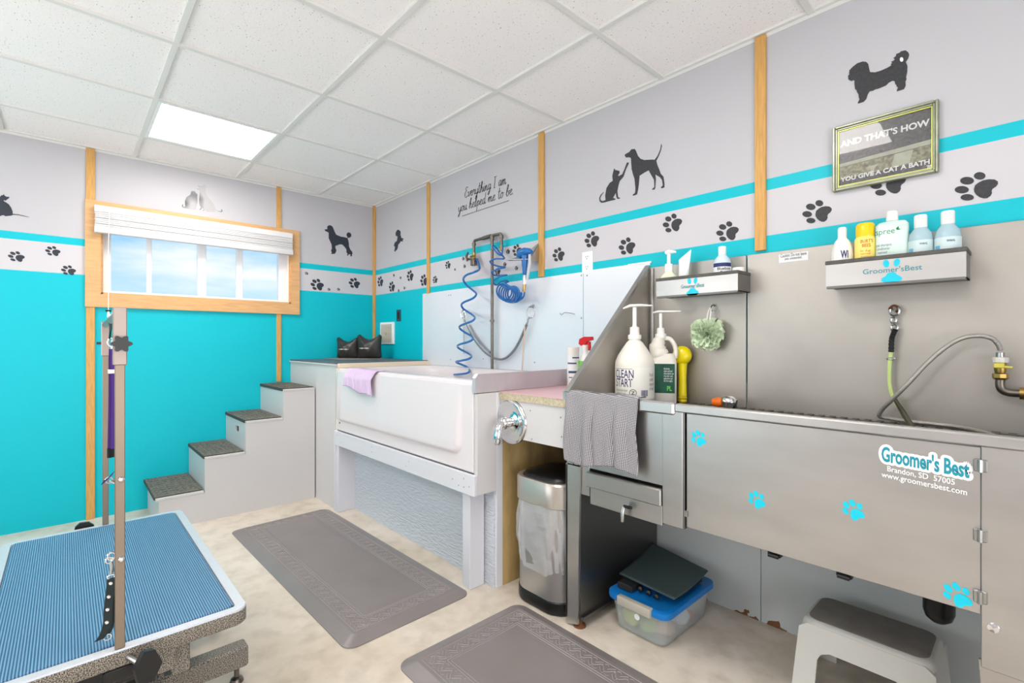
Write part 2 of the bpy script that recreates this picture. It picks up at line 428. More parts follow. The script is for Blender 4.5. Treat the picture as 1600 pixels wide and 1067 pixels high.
panel(3.635, -3.053, 'lit square ceiling panel behind the grooming table')

# battens: trim of the room
def batten(i, x0, x1, y0, y1, z0, z1, holes=()):
    mbt = MB().box(x0, x1, y0, y1, z0, z1, .002, 1)
    struct(mbt.build('trim_%d' % i, m_pine))
batten(2, 0, .012, -2.04, -1.995, 0.0, 1.40); batten(3, 0, .012, -2.04, -1.995, 2.095, H-.001)
batten(4, 0, .012, -.868, -.832, .84, 1.40); batten(5, 0, .012, -.868, -.832, 2.095, H-.001)
batten(6, 0, .016, -.02, -.001, 1.03, H-.001); batten(7, .016, .03, -.014, -.001, 1.03, H-.001)
batten(8, .912, .95, -.012, 0, 1.555, H-.001); batten(9, 2.16, 2.205, -.014, 0, 1.562, H-.001)
batten(10, 3.425, 3.468, -.014, 0, 1.545, H-.001)

# ------------------------------------------------------------------ window
win = struct(MB().box(-.115, -.06, WY0, WY0+.055, WZ0, WZ1).box(-.115, -.06, WY1-.075, WY1, WZ0, WZ1).box(-.115, -.06, WY0+.055, WY1-.075, WZ0, WZ0+.03)
       .box(-.115, -.06, WY0+.055, WY1-.075, WZ1-.05, WZ1).build('window_1', m_vinyl))
bars = MB()
for (a, b_, x0, x1) in ((-1.713, -1.683, -.10, -.075), (-1.405, -1.350, -.112, -.058), (-1.142, -1.097, -.105, -.07)):
    bars.box(x0, x1, a, b_, WZ0+.03, WZ1-.05, .003, 1)
bars.build('window_bars', m_vinyl, win)
mg = mat('window_glass', (255, 255, 255), .0, trans=1, ior=1.05)
MB().box(-.092, -.088, WY0+.055, WY1-.075, WZ0+.03, WZ1-.05).build('pane', mg, win)
rv = MB()
rv.box(-.06, .0, WY0, WY0+.012, WZ0, WZ1).box(-.06, 0, WY1-.012, WY1, WZ0, WZ1).box(-.06, 0, WY0, WY1, WZ0, WZ0+.012).box(-.06, 0, WY0, WY1, WZ1-.012, WZ1)
rv.build('window_reveal', m_pinef, win)
st = MB()
for k in range(2): st.box(-.045+.022*k, -.035+.022*k, WY1-.016, WY1-.010, WZ0+.012, WZ1-.012)
st.build('jamb_track', m_vinyl, win)
fr = MB()
A0, A1, B0, B1 = -2.044, -.689, 1.398, 2.10
def quad(p, x=.02):
    return fr.prism([(0, a, c) for a, c in p], (x, 0, 0))
quad([(A0, B0), (WY0, WZ0), (WY0, WZ1), (A0, B1)]); quad([(A1, B0), (A1, B1), (WY1, WZ1), (WY1, WZ0)])
quad([(A0, B0), (A1, B0), (WY1, WZ0), (WY0, WZ0)]); quad([(A0, B1), (WY0, WZ1), (WY1, WZ1), (A1, B1)])
fo = fr.build('window_frame', m_pinef, win)

# blind raised over the top of the window
bl = thing('window_blind', 'white slatted blind pulled up over the top of the window', 'blind', (.04, -1.38, 1.885))
y0, y1 = -2.0, -.757
MB().box(.021, .062, y0, y1, 2.02, 2.064, .003, 1).build('head_rail', m_blind, bl)
sl = MB()
for k in range(7):
    z = 1.930+k*.0128; f_ = .003*((k*5) % 3-1)
    sl.box(.026, .068+f_, y0+.002+.001*(k % 3), y1-.002-.0015*(k % 2), z, z+.0112, .0035, 2)
sl.build('slats', m_blind, bl)
MB().box(.024, .072, y0, y1, 1.884, 1.928, .004, 2).build('bottom_rail', m_blind, bl)
for (a) in (y0+.02, y1-.03):
    MB().box(.020, .030, a, a+.02, 1.98, 2.07).build('bracket', m_black if a > -1 else m_whitep, bl)
cd = MB().tube([(.078, -1.925, 2.03), (.082, -1.93, 1.8), (.08, -1.93, 1.37)], .0022, 6)
cd.build('pull_cord', m_whitep, bl)
MB().tube([(.08, -1.93, 1.37), (.08, -1.93, 1.33)], [.004, .009], 8).build('tassel', m_whitep, bl)
MB().tube([(.08, -1.945, 1.372), (.08, -1.915, 1.372)], .006, 8).build('cord_stop', m_black, bl)
MB().tube([(.08, -1.93, 1.33), (.078, -1.925, 1.0), (.08, -1.92, .55)], .0016, 6).build('lower_cord', m_whitep, bl)

# ================================================================== WALL DECALS
# one traced paw print, kept as a shape in metres
ref = (onz, )
def RP(X, Y): return ony(1485+X/16.41, 260+Y/16.41, 0)
pc = RP(690, 540)
pad = [(620, 600), (650, 500), (740, 430), (850, 375), (1000, 345), (1150, 350), (1235, 400), (1240, 460), (1190, 530), (1100, 590), (1075, 640), (1085, 700), (1050, 770), (960, 830), (870, 835), (770, 805), (680, 740), (630, 670)]
toes = [(770, 258, 150, 98), (445, 382, 180, 100), (310, 612, 183, 95), (450, 808, 172, 85)]
PAW = [[(RP(*q)-pc) for q in pad]]
for (a, b_, rx, rz) in toes:
    PAW.append([(RP(a+rx*math.cos(k*PI/7), b_+rz*math.sin(k*PI/7))-pc) for k in range(14)])
REFD = depth(pc)
def decal(polys, wall, name, label, cat, m=None, group=None, th=.0012, holes=None):
    mb = MB()
    for P in polys: mb.prism(P, (0, -th, 0) if wall == 'B' else (th, 0, 0))
    o = mb.build(name, m or m_decal)
    return tag(o, label, cat, group)
def paw(px, py, hpx, wall, label, group, m=None, rot=0, lift=.0004):
    c = ony(px, py, -lift) if wall == 'B' else onx(px, py, lift)
    s = hpx*depth(c)/(45*REFD); ca, sa = math.cos(rot), math.sin(rot)
    polys = []
    for P in PAW:
        Q = []
        for v in P:
            u, z = v.x*ca-v.z*sa, v.x*sa+v.z*ca
            Q.append(c+(Vector((u*s, 0, z*s)) if wall == 'B' else Vector((0, u*s, z*s))))
        polys.append(Q)
    return decal(polys, wall, 'paw_print_decal', label, 'wall decal', m, group)
GB = 'paw prints walking along the pale band'
for (x, y, h, wl, lab) in [
    (26, 401, 17, 'A', 'dark paw print decal at the far left edge of the window wall'),
    (83, 392.5, 16, 'A', 'dark paw print decal just left of the window, highest of three'),
    (107.5, 422.5, 16, 'A', 'dark paw print decal just left of the window, lowest of three'),
    (496, 445, 19, 'A', 'larger dark paw print decal right of the window, nearer the window frame'),
    (554, 442.5, 17, 'A', 'dark paw print decal right of the window, close to the room corner'),
    (594.5, 440, 17, 'B', 'dark paw print decal on the right wall, first after the room corner'),
    (612.5, 448, 17, 'B', 'dark paw print decal on the right wall, second after the room corner'),
    (641, 431, 18, 'B', 'dark blue-grey paw print decal below the small leaping dog decal'),
    (662.5, 438, 19, 'B', 'dark blue-grey paw print decal touching the left side of the narrow batten'),
    (680, 437, 12, 'B', 'small paw print decal just right of the narrow batten near the corner'),
    (700, 414, 13, 'B', 'small paw print decal left of the pipe above the bathtub'),
    (808, 391, 19, 'B', 'paw print decal half hidden behind the blue shower head'),
    (778, 424, 12, 'B', 'small paw print decal behind the hanging blue coil hose'),
    (873, 398, 23, 'B', 'charcoal paw print decal just right of the batten beside the shower holder'),
    (925, 374.5, 26, 'B', 'charcoal paw print decal directly above the wall outlet'),
    (980, 385, 28, 'B', 'charcoal paw print decal above the pointed top of the steel side panel'),
    (1051, 349, 30, 'B', 'charcoal paw print decal high above the small steel shelf'),
    (1137, 362, 32, 'B', 'charcoal paw print decal left of the wide batten'),
    (1277, 331.5, 37, 'B', 'large charcoal paw print decal left of and below the framed picture'),
    (1388, 286, 41, 'B', 'charcoal paw print decal mostly hidden by the lower edge of the framed picture'),
    (1526, 292, 45, 'B', 'largest charcoal paw print decal, right of the framed picture')]:
    paw(x, y, h, wl, lab, GB, m_decald if x < 720 else m_decal)
for (x, y, h, wl, lab) in [
    (479, 427, 5, 'A', 'tiny paw print decal beside the right edge of the window frame'),
    (514, 452, 4.5, 'A', 'tiny paw print decal between the two right-hand prints of the window wall, left one'),
    (529, 452, 4.5, 'A', 'tiny paw print decal between the two right-hand prints of the window wall, right one'),
    (615.5, 430, 4.5, 'B', 'tiny paw print decal near the corner under the upper stripe, left of two'),
    (626, 434, 4.5, 'B', 'tiny paw print decal near the corner under the upper stripe, right of two'),
    (623, 454, 4.5, 'B', 'tiny paw print decal near the corner above the lower stripe, left of two'),
    (632, 450, 4.5, 'B', 'tiny paw print decal near the corner above the lower stripe, right of two'),
    (724, 404, 6, 'B', 'tiny paw print decal left of the blue hose, upper one'),
    (726, 416, 6, 'B', 'tiny paw print decal left of the blue hose, lower one'),
    (711, 421, 4, 'B', 'faintest tiny paw print decal left of the blue hose'),
    (794, 393, 8, 'B', 'small paw print decal between pipe and shower head, upper one'),
    (789, 413, 7, 'B', 'small paw print decal touching the blue coil hose on its right'),
    (807, 419, 7, 'B', 'small paw print decal below the blue shower head')]:
    paw(x, y, h, wl, lab, 'tiny paw prints scattered on the pale band', m_decal)

def trace(pts, ox, oy, sc, wall):
    f = (lambda a, b_: ony(a, b_, -.0004)) if wall == 'B' else (lambda a, b_: onx(a, b_, .0004))
    return [f(ox+x/sc, oy+y/sc) for x, y in pts]
dog = [(470,220),(500,200),(540,180),(575,135),(630,130),(650,165),(680,240),(720,285),(780,305),(900,298),(945,300),(990,240),(1030,150),(1050,50),(1060,70),(1045,150),(1010,240),(970,320),(990,390),(1020,460),(1040,520),(1085,570),(1100,680),(1100,740),(1060,755),(1040,745),(1075,705),(1060,620),(1030,580),(955,535),(965,600),(955,740),(945,770),(910,780),(905,765),(940,735),(935,620),(900,560),(855,480),(850,468),(790,500),(705,555),(700,620),(685,760),(665,850),(610,872),(592,862),(635,825),(640,760),(625,600),(600,530),(580,450),(572,350),(570,280),(550,262),(490,265),(475,245)]
decal([trace(dog, 930, 220, 10.16, 'B')], 'B', 'hound_decal', 'charcoal hound silhouette decal standing above the stripe, facing a cat', 'wall decal')
cat = [(303,435),(318,462),(385,478),(388,510),(362,550),(378,560),(430,530),(465,450),(505,345),(535,345),(528,372),(490,450),(450,570),(390,640),(372,700),(352,800),(365,895),(395,905),(392,918),(350,922),(335,880),(328,825),(285,905),(325,922),(320,935),(230,955),(150,978),(100,985),(72,960),(65,910),(85,860),(130,815),(135,822),(100,865),(82,910),(90,945),(120,955),(165,940),(160,870),(180,750),(230,670),(280,635),(272,560),(290,480)]
decal([trace(cat, 930, 220, 10.16, 'B')], 'B', 'cat_decal', 'charcoal cat silhouette decal sitting with one paw raised to the hound', 'wall decal')
shih = [(110,520),(135,485),(120,470),(135,450),(125,435),(150,405),(190,365),(260,310),(350,280),(410,285),(445,320),(460,400),(475,455),(560,460),(660,430),(760,385),(830,345),(818,325),(845,305),(825,285),(870,265),(890,240),(862,225),(905,190),(912,155),(975,130),(985,112),(1065,92),(1110,125),(1128,165),(1110,230),(1070,285),(1098,350),(1095,450),(1075,540),(1085,570),(1065,610),(1068,680),(1040,740),(930,775),(918,765),(940,715),(915,690),(915,665),(895,660),(885,610),(850,600),(790,630),(740,680),(690,700),(620,730),(560,745),(520,768),(470,775),(435,830),(415,900),(370,950),(280,980),(268,970),(300,910),(285,870),(285,830),(260,795),(250,755),(225,740),(215,650),(218,600),(195,590),(165,605),(115,580)]
decal([trace(shih, 1315, 70, 10.667, 'B')], 'B', 'fluffy_dog_decal', 'black fluffy dog silhouette decal high above the framed picture', 'wall decal')
tag(MB().prism([ony(1315+(1000+30*math.cos(k))/10.667, 70+(245+38*math.sin(k))/10.667, -.0018) for k in [i*PI/6 for i in range(12)]], (0, -.0006, 0)).build('round_sticker', m_wink), 'small white round spot stuck on the fluffy dog decal', 'sticker')
poodle = [(125,240),(205,232),(200,160),(240,125),(300,125),(350,165),(375,220),(410,310),(450,385),(510,410),(580,440),(660,450),(735,470),(755,480),(768,462),(735,400),(745,345),(790,320),(840,335),(870,385),(860,440),(820,470),(785,468),(765,490),(785,540),(800,620),(805,710),(840,800),(885,850),(905,905),(885,940),(885,980),(850,990),(842,970),(850,935),(820,930),(795,925),(785,965),(755,968),(752,950),(768,915),(735,880),(732,790),(680,720),(610,655),(540,655),(470,685),(425,695),(430,760),(455,820),(435,880),(405,918),(300,920),(330,885),(305,830),(330,770),(322,660),(290,590),(240,480),(240,330),(200,305),(145,285)]
decal([trace(poodle, 500, 345, 17.78, 'A')], 'A', 'poodle_decal', 'dark poodle silhouette decal right of the window, above the stripe', 'wall decal', m_decald)
leap = [(215,215),(260,182),(300,210),(338,240),(340,300),(330,380),(355,390),(352,450),(445,490),(440,510),(400,525),(425,560),(410,580),(340,575),(320,620),(260,690),(250,760),(240,820),(215,840),(220,880),(180,870),(165,920),(135,915),(135,880),(155,800),(150,745),(120,740),(125,680),(160,600),(215,570),(235,480),(240,400),(205,405),(180,380),(175,300)]
decal([trace(leap, 610, 350, 21.33, 'B')], 'B', 'leaping_dog_decal', 'small dark leaping dog silhouette decal just right of the room corner', 'wall decal', m_decald)
duo_r = [(590,170),(650,185),(760,180),(780,145),(800,145),(800,185),(850,180),(835,220),(825,300),(835,400),(870,480),(960,580),(1040,680),(1090,770),(1110,840),(1200,885),(1265,885),(1250,830),(1270,825),(1300,885),(1270,910),(1190,905),(1110,875),(1095,910),(870,905),(810,850),(770,880),(730,870),(780,830),(720,800),(690,850),(645,845),(700,790),(650,700),(640,560),(655,420),(660,300),(575,275),(580,255),(640,258),(650,235)]
duo_l = [(430,330),(520,330),(560,390),(600,420),(590,500),(600,640),(560,780),(545,825),(520,845),(420,830),(320,815),(220,800),(165,770),(160,740),(180,700),(200,705),(190,745),(225,770),(255,765),(250,600),(290,500),(400,430),(415,370)]
m_fade = mat('faded_vinyl', (150, 150, 152), .35)
t, b = nodes(m_fade); g = t.nodes.new('ShaderNodeNewGeometry'); n = t.nodes.new('ShaderNodeTexNoise'); n.inputs['Scale'].default_value = 7; n.inputs['Detail'].default_value = 1
r = t.nodes.new('ShaderNodeValToRGB'); r.color_ramp.elements[0].position = .42; r.color_ramp.elements[0].color = lin((70, 70, 74)); r.color_ramp.elements[1].position = .56; r.color_ramp.elements[1].color = lin((180, 179, 182))
t.links.new(g.outputs['Position'], n.inputs[0]); t.links.new(n.outputs[0], r.inputs[0]); t.links.new(r.outputs[0], b.inputs['Base Color'])
decal([trace(duo_l, 275, 280, 17.79, 'A'), trace(duo_r, 275, 280, 17.79, 'A')], 'A', 'two_dogs_decal', 'shiny faded decal of two dogs sitting side by side above the window', 'wall decal', m_fade)
leftd = [(-260,600),(-200,400),(-60,300),(20,250),(45,215),(100,212),(130,170),(150,220),(210,262),(320,270),(300,310),(230,360),(185,400),(130,370),(125,410),(200,450),(300,520),(380,640),(425,760),(425,835),(600,848),(760,885),(960,935),(990,950),(860,930),(600,872),(430,865),(390,890),(180,915),(130,880),(60,885),(-20,925),(-150,915),(-260,800)]
decal([trace(leftd, 0, 295, 21.33, 'A')], 'A', 'sitting_dog_decal', 'dark sitting animal decal with a long thin tail left of the window', 'wall decal', m_decald)

# handwriting quote: stroke letters
GL = {
 'E': ([[(.75,1.65),(.5,1.85),(.25,1.7),(.25,1.4),(.5,1.2),(.2,1.0),(.05,.6),(.2,.1),(.5,0),(.8,.25)]], .85),
 'v': ([[(.0,.75),(.15,.9),(.2,.4),(.28,.02),(.5,.4),(.6,.9),(.7,.8)]], .72),
 'e': ([[(.0,.35),(.3,.55),(.45,.8),(.3,.95),(.1,.7),(.1,.25),(.3,0),(.6,.25)]], .6),
 'r': ([[(.0,.3),(.15,.9),(.2,1.0),(.25,.8),(.45,.85),(.42,.4),(.5,.05),(.65,.2)]], .62),
 'y': ([[(.05,.9),(.08,.3),(.25,.05),(.5,.35),(.6,.9)],[(.6,.9),(.5,0),(.35,-.7),(.15,-.85),(.15,-.55),(.45,-.1),(.8,.25)]], .75),
 't': ([[(.2,1.8),(.15,.8),(.18,.1),(.35,0),(.5,.25)],[(-.05,1.2),(.45,1.25)]], .48),
 'h': ([[(.0,.3),(.3,1.2),(.35,1.8),(.2,1.75),(.12,1.0),(.1,0)],[(.1,.4),(.3,.85),(.45,.8),(.45,.2),(.55,0),(.75,.25)]], .72),
 'i': ([[(.0,.3),(.15,.9),(.13,.15),(.25,0),(.4,.25)],[(.18,1.25),(.2,1.33)]], .4),
 'n': ([[(.0,.3),(.1,.9),(.1,0)],[(.1,.4),(.3,.9),(.45,.75),(.45,.15),(.58,0),(.75,.25)]], .72),
 'g': ([[(.55,.8),(.3,.95),(.08,.6),(.12,.15),(.3,.05),(.55,.5),(.58,.9)],[(.58,.9),(.52,0),(.4,-.7),(.2,-.85),(.15,-.6),(.45,-.15),(.8,.25)]], .75),
 'I': ([[(.3,1.8),(.27,0)],[(.05,1.8),(.6,1.83)],[(.1,0),(.45,.0)]], .7),
 'a': ([[(.5,.8),(.3,.95),(.08,.6),(.1,.15),(.28,.02),(.5,.5),(.55,.9),(.5,.2),(.62,0),(.78,.25)]], .75),
 'm': ([[(.0,.3),(.1,.9),(.1,0)],[(.1,.4),(.28,.9),(.38,.75),(.38,0)],[(.38,.4),(.56,.9),(.68,.75),(.68,.15),(.8,0),(.98,.25)]], .95),
 'o': ([[(.3,.95),(.08,.6),(.1,.15),(.3,.0),(.5,.3),(.48,.75),(.3,.95),(.4,.75),(.7,.8)]], .66),
 'u': ([[(.05,.9),(.06,.25),(.2,.0),(.42,.3),(.5,.9),(.48,.2),(.6,0),(.75,.25)]], .72),
 'l': ([[(.0,.3),(.28,1.2),(.32,1.8),(.18,1.75),(.1,.9),(.12,.1),(.25,0),(.42,.25)]], .42),
 'p': ([[(.05,.3),(.15,.9),(.1,-.8)],[(.12,.5),(.3,.92),(.5,.75),(.48,.2),(.3,.05),(.13,.2)],[(.3,.05),(.65,.25)]], .66),
 'd': ([[(.5,.8),(.28,.95),(.08,.6),(.1,.15),(.28,.02),(.5,.5)],[(.58,1.85),(.5,.2),(.62,0),(.8,.25)]], .75),
 'b': ([[(.0,.3),(.28,1.2),(.32,1.8),(.18,1.75),(.08,.9),(.1,.15),(.3,.0),(.5,.3),(.42,.7),(.3,.75),(.7,.8)]], .66),
 '.': ([[(.1,.02),(.14,.06)]], .3), ' ': ([], .5)}
q = MB()
def script_line(txt, p0, p1, hgt, r):
    """p0, p1: left and right ends of the base line on the wall"""
    tot = sum(GL[c][1] for c in txt); ex = (p1-p0)/tot; cur = 0
    for c in txt:
        for stt in GL[c][0]:
            P = [p0+ex*(cur+x+.12*y)+Vector((0, -.001, 0))+Vector((0, 0, 1))*y*hgt for x, y in stt]
            q.tube(smooth_pts(P, 3) if len(P) > 2 else P, r, 5)
        cur += GL[c][1]
def Z7(x, y): return ony(705+x/14.23, 270+y/14.23, -.001)
script_line('Everything I am', Z7(295, 560), Z7(1220, 245), .040, .0017)
script_line('you helped me to be.', Z7(155, 880), Z7(1395, 470), .040, .0017)
a, b_ = Z7(250, 960), Z7(1270, 622)
for k in range(44):
    p = a+(b_-a)*k/43; q.box(p.x-.0030, p.x+.0030, -.0016, -.0004, p.z-.0028, p.z+.0028)
tag(q.build('quote_decal', m_ink), 'black handwritten quote decal above the bathtub pipe', 'wall decal')
m_upst = mat('satin_steel_strip', (208, 202, 208), .4, metal=.45, noise=.08, nscale=5, stretch=(1, 3, 1))
m_slatep = mat('slate_print', (52, 84, 112), .5)
m_cream = mat('cream_edge', (232, 218, 196), .5)
def screw(p, parent, r=.004, d=(0, -1, 0), h=.0015):
    return MB().lathe([(0, 0), (r, 0), (r*.8, h), (0, h)], p, d, 8).build('screw', m_screw, parent)

# ================================================================== STAIRS, PLATFORM, BATHTUB
stairs = thing('dog_stairs', 'grey four-step dog staircase with ribbed rubber treads against the turquoise wall', 'stairs', (.28, -1.24, 0))
SX = .56
steps = [(-1.735, -1.475, .205), (-1.475, -1.235, .42), (-1.235, -.99, .628), (-.99, -.765, .83)]
side = [(-1.715, 0)]
pf = [(-1.715, 0), (-1.715, .185), (-1.472, .185), (-1.472, .40), (-1.232, .40), (-1.232, .608), (-.988, .608), (-.988, .81), (-.765, .81), (-.765, 0)]
MB().prism([(SX-.016, y, z) for y, z in pf], (.016, 0, 0)).build('side_panel', m_graypaint, stairs)
MB().prism([(.004, y, z) for y, z in pf], (.016, 0, 0)).build('wall_side_panel', m_graypaint, stairs)
yb = [-1.715, -1.472, -1.232, -.988]; zb = [0, .185, .40, .608]
for k in range(4):
    z1 = [.185, .40, .608, .81][k]
    mb = MB()
    if k == 2:                                   # riser with a hand slot
        y = yb[k]
        mb.box(.02, .28, y, y+.014, zb[k], z1); mb.box(.38, SX-.016, y, y+.014, zb[k], z1)
        mb.box(.28, .38, y, y+.014, zb[k], z1-.085); mb.box(.28, .38, y, y+.014, z1-.042, z1)
        MB().box(.25, .42, y+.016, y+.020, zb[k]+.05, z1-.02).build('slot_shade', m_black, stairs)  # black sheet stands in for the shade inside the slot
    else: mb.box(.02, SX-.016, yb[k], yb[k]+.014, zb[k], z1)
    mb.build('riser', m_graypaint, stairs)
m_tread = mat('ribbed_tread_rubber', (160, 150, 136), .6, noise=.4, nscale=70, rgb2=(84, 82, 76))
t, b = nodes(m_tread); g = t.nodes.new('ShaderNodeNewGeometry'); wv = t.nodes.new('ShaderNodeTexWave'); wv.bands_direction = 'X'; wv.inputs['Scale'].default_value = 28; wv.inputs['Distortion'].default_value = .6
bp = t.nodes.new('ShaderNodeBump'); bp.inputs['Distance'].default_value = .004; bp.inputs['Strength'].default_value = 1
t.links.new(g.outputs['Position'], wv.inputs[0]); t.links.new(wv.outputs[1], bp.inputs['Height']); t.links.new(bp.outputs[0], b.inputs['Normal'])
mx_ = t.nodes.new('ShaderNodeMix'); mx_.data_type = 'RGBA'; mx_.blend_type = 'MULTIPLY'; mx_.inputs[0].default_value = .75
src = b.inputs['Base Color'].links[0].from_socket
rw = t.nodes.new('ShaderNodeValToRGB'); rw.color_ramp.elements[0].position = .2; rw.color_ramp.elements[0].color = (.42, .42, .42, 1); rw.color_ramp.elements[1].position = .6
t.links.new(wv.outputs[1], rw.inputs[0]); t.links.new(src, mx_.inputs[6]); t.links.new(rw.outputs[0], mx_.inputs[7]); t.links.new(mx_.outputs[2], b.inputs['Base Color'])
m_rubd = mat('tread_groove_rubber', (66, 64, 60), .7)
for (a, b_, z) in steps:
    tr = MB().box(.002, SX+.004, a+.004, b_-.001, z-.02, z-.004, .002, 1).build('tread_board', m_graypaint, stairs)
    rb = MB().box(.006, SX-.014, a, b_-.006, z-.004, z+.004, .0015, 1).box(.006, SX-.02, a-.003, a+.004, z-.018, z+.003, .001, 1)
    n = 9
    for i in range(n):
        for j in range(6):
            xa = .03+(SX-.075)*i/n; ya = a+.016+(b_-a-.04)*j/6
            rb.box(xa, xa+(SX-.075)/n*.76, ya, ya+(b_-a-.04)/6*.62, z+.003, z+.0062)
    ro = rb.build('rubber_tread', m_tread, tr)
    ro.data.materials.append(m_rubd)
    zl = z+.0032-ro.matrix_world.translation.z
    for p_ in ro.data.polygons:
        if p_.center.z < zl-.0: p_.material_index = 1

plat = thing('platform_box', 'tall grey platform box in the room corner with a dark mat on top', 'platform', (.46, -.38, 0))
MB().box(.004, .925, -.757, -.742, 0, 1.0).box(.91, .925, -.742, -.004, 0, 1.0).build('side_panels', m_graypaint, plat)
MB().box(.004, .934, -.768, -.004, 1.0, 1.012, .002, 1).build('top_board', m_graypaint, plat)
MB().box(.006, .925, -.764, -.006, 1.012, 1.021, .002, 1).build('dark_mat', m_platmat, plat)
MB().box(.926, .95, -.745, -.004, .985, 1.016, .002, 1).build('wood_edge', m_cream, plat)
gp = tag(MB().box(.03, .46, -.50, -.12, 1.0215, 1.026, .002, 1).build('grey_tray_sheet', mat('tray_grey', (150, 142, 136), .5)), 'thin grey sheet lying on the platform under the two black neck pillows', 'sheet')

def pillow(loc, rz, label, sc=1.0):
    e = thing('neck_pillow', label, 'pillow', loc, 'black neck pillows on the platform')
    W, Hh, D = .205*sc, .185*sc, .062*sc
    M = Matrix.Translation(Vector(loc)) @ Matrix.Rotation(rz, 4, 'Z')
    nu, nv = 24, 16
    def outline(u, v):
        x = (u-.5)*2; y = v
        pinch = 1-.10*math.sin(PI*v)*(.6)
        ax_ = abs(x)
        topd = 1-.22*(1-min(1, ax_/.80)**1.7)-.10*max(0, (ax_-.80)/.20)**2     # saddle in the top edge, blunt corners
        botd = Hh*.06*max(0, (ax_-.85)/.15)**2
        return x*W/2*(1.0-.05*math.sin(PI*v)), botd+(Hh*topd-botd)*v
    for_s = []
    mb = MB(); V = []; Fc = []
    for sgn in (1, -1):
        for j in range(nv+1):
            for i in range(nu+1):
                u, v = i/nu, j/nv; x, z = outline(u, v)
                th = D*(max(0, math.sin(PI*u))**.62)*(max(0, math.sin(PI*v))**.5)
                th *= 1+.06*math.sin(u*19)*math.sin(v*13)
                V.append(M @ Vector((x, sgn*th, z+.001)))
    n1 = (nu+1)*(nv+1)
    for s_ in range(2):
        for j in range(nv):
            for i in range(nu):
                a = s_*n1+j*(nu+1)+i; f = [a, a+1, a+nu+2, a+nu+1]
                Fc.append(f if s_ else f[::-1])
    mb.add(V, Fc); bmesh.ops.remove_doubles(mb.bm, verts=list(mb.bm.verts), dist=.0008)
    mb.build('cushion', m_leather, e, sharp=2)
    ex = M.to_3x3() @ Vector((1, 0, 0)); o = M @ Vector((-W*.27, -D*1.06, Hh*.42)); 
    lg = MB().prism([o, o+ex*.030+Vector((0, 0, .005)), o+ex*.05+Vector((0, 0, .002)), o+ex*.072+Vector((0, 0, .005)), o+ex*.10+Vector((0, 0, .001)), o+ex*.075+Vector((0, 0, -.004)), o+ex*.05+Vector((0, 0, -.001)), o+ex*.028+Vector((0, 0, -.004))], (M.to_3x3() @ Vector((0, -.0015, 0))))
    lg.build('emblem', mat('silver_print', (206, 200, 186), .4), e)
pillow((.135, -.32, 1.026), .70, 'left black neck pillow standing on the platform, nearer the stairs')
pillow((.315, -.205, 1.026), .62, 'right black neck pillow standing in the room corner beside the louvred plate', 1.12)

# louvred plate and dark switch on the right wall
e = thing('louvred_plate', 'small cream louvred plate on the turquoise wall beside the neck pillows', 'wall plate', (.26, -.01, 1.145))
MB().box(.135, .385, -.014, 0, 1.148, 1.345, .003, 1).build('surround', m_outlet, e)
lv = MB()
for k in range(13): lv.box(.165, .352, -.020, -.014, 1.163+.0128*k, 1.1715+.0128*k, .001, 1)
lv.lathe([(0, 0), (.014, .0), (.014, .007), (0, .008)], (.26, -.019, 1.245), (0, -1, 0), 16)
lv.build('louvres', mat('louvre_tan', (206, 190, 166), .6), e)
sw = thing('switch_plate', 'dark grey switch plate on the turquoise wall above the louvred plate', 'switch', (.455, -.004, 1.345))
MB().box(.42, .492, -.006, 0, 1.347, 1.449, .002, 1).build('plate', m_switch, sw)
MB().box(.442, .470, -.0095, -.006, 1.368, 1.428, .001, 1).build('rocker', m_blackm, sw)

# ---- bathtub
tub = thing('bathtub', 'raised white bathtub with a smooth apron front beside the platform', 'bathtub', (1.71, -.38, .56))
X0, X1, Y0, Y1, ZB, ZT = .952, 2.472, -.752, -.012, .562, .985
cx, cy, hx, hy = (X0+X1)/2, (Y0+Y1)/2, (X1-X0)/2, (Y1-Y0)/2
LL = [rrect(cx, cy, hx, hy, .006, .80), rrect(cx, cy, hx, hy, .006, ZT-.016), rrect(cx, cy, hx-.004, hy-.004, .008, ZT-.004), rrect(cx, cy, hx-.016, hy-.016, .012, ZT+.001)]
icx = cx+.0
LL += [rrect(icx, cy+.005, hx-.085, hy-.06, .16, ZT+.001), rrect(icx, cy+.005, hx-.10, hy-.075, .16, ZT-.008), rrect(icx, cy+.005, hx-.115, hy-.09, .16, ZT-.04),
       rrect(icx-.01, cy, hx-.16, hy-.115, .15, ZT-.25), rrect(icx-.01, cy, hx-.22, hy-.16, .13, ZT-.335), rrect(icx-.01, cy, hx-.36, hy-.24, .10, ZT-.35)]
MB().loops(LL, cap1=True).build('basin', m_acryl, tub, sharp=1.2)
def apron(u, v):
    x = X0+(X1-X0)*u; z = ZB+(ZT-.016-ZB)*v
    # raised field with a rounded lower edge, fading out towards the top
    dx = (X1-.10)-x; dz = z-(ZB+.075)
    r = .05
    if dx < r and dz < r: d = r-math.hypot(r-dx, r-dz)
    else: d = min(dx, dz)
    s = max(0, min(1, (d+.012)/.024)); s = s*s*(3-2*s)
    fade = 1-max(0, min(1, (v-.30)/.55)); 
    fade *= min(1, max(0, (x-X0-.03)/.06))
    return (x, Y0-.004-.018*(s)*(.25+.75*fade)*min(1, (1-v)*6)-.0*u, z)
MB().grid(apron, 150, 60).build('apron', m_acryl, tub, solid=.006, sharp=1.5)
MB().box(X0+.035, X0+.05, -.760, -.755, ZB+.045, ZB+.058, .001, 1).build('maker_mark', m_ink, tub)

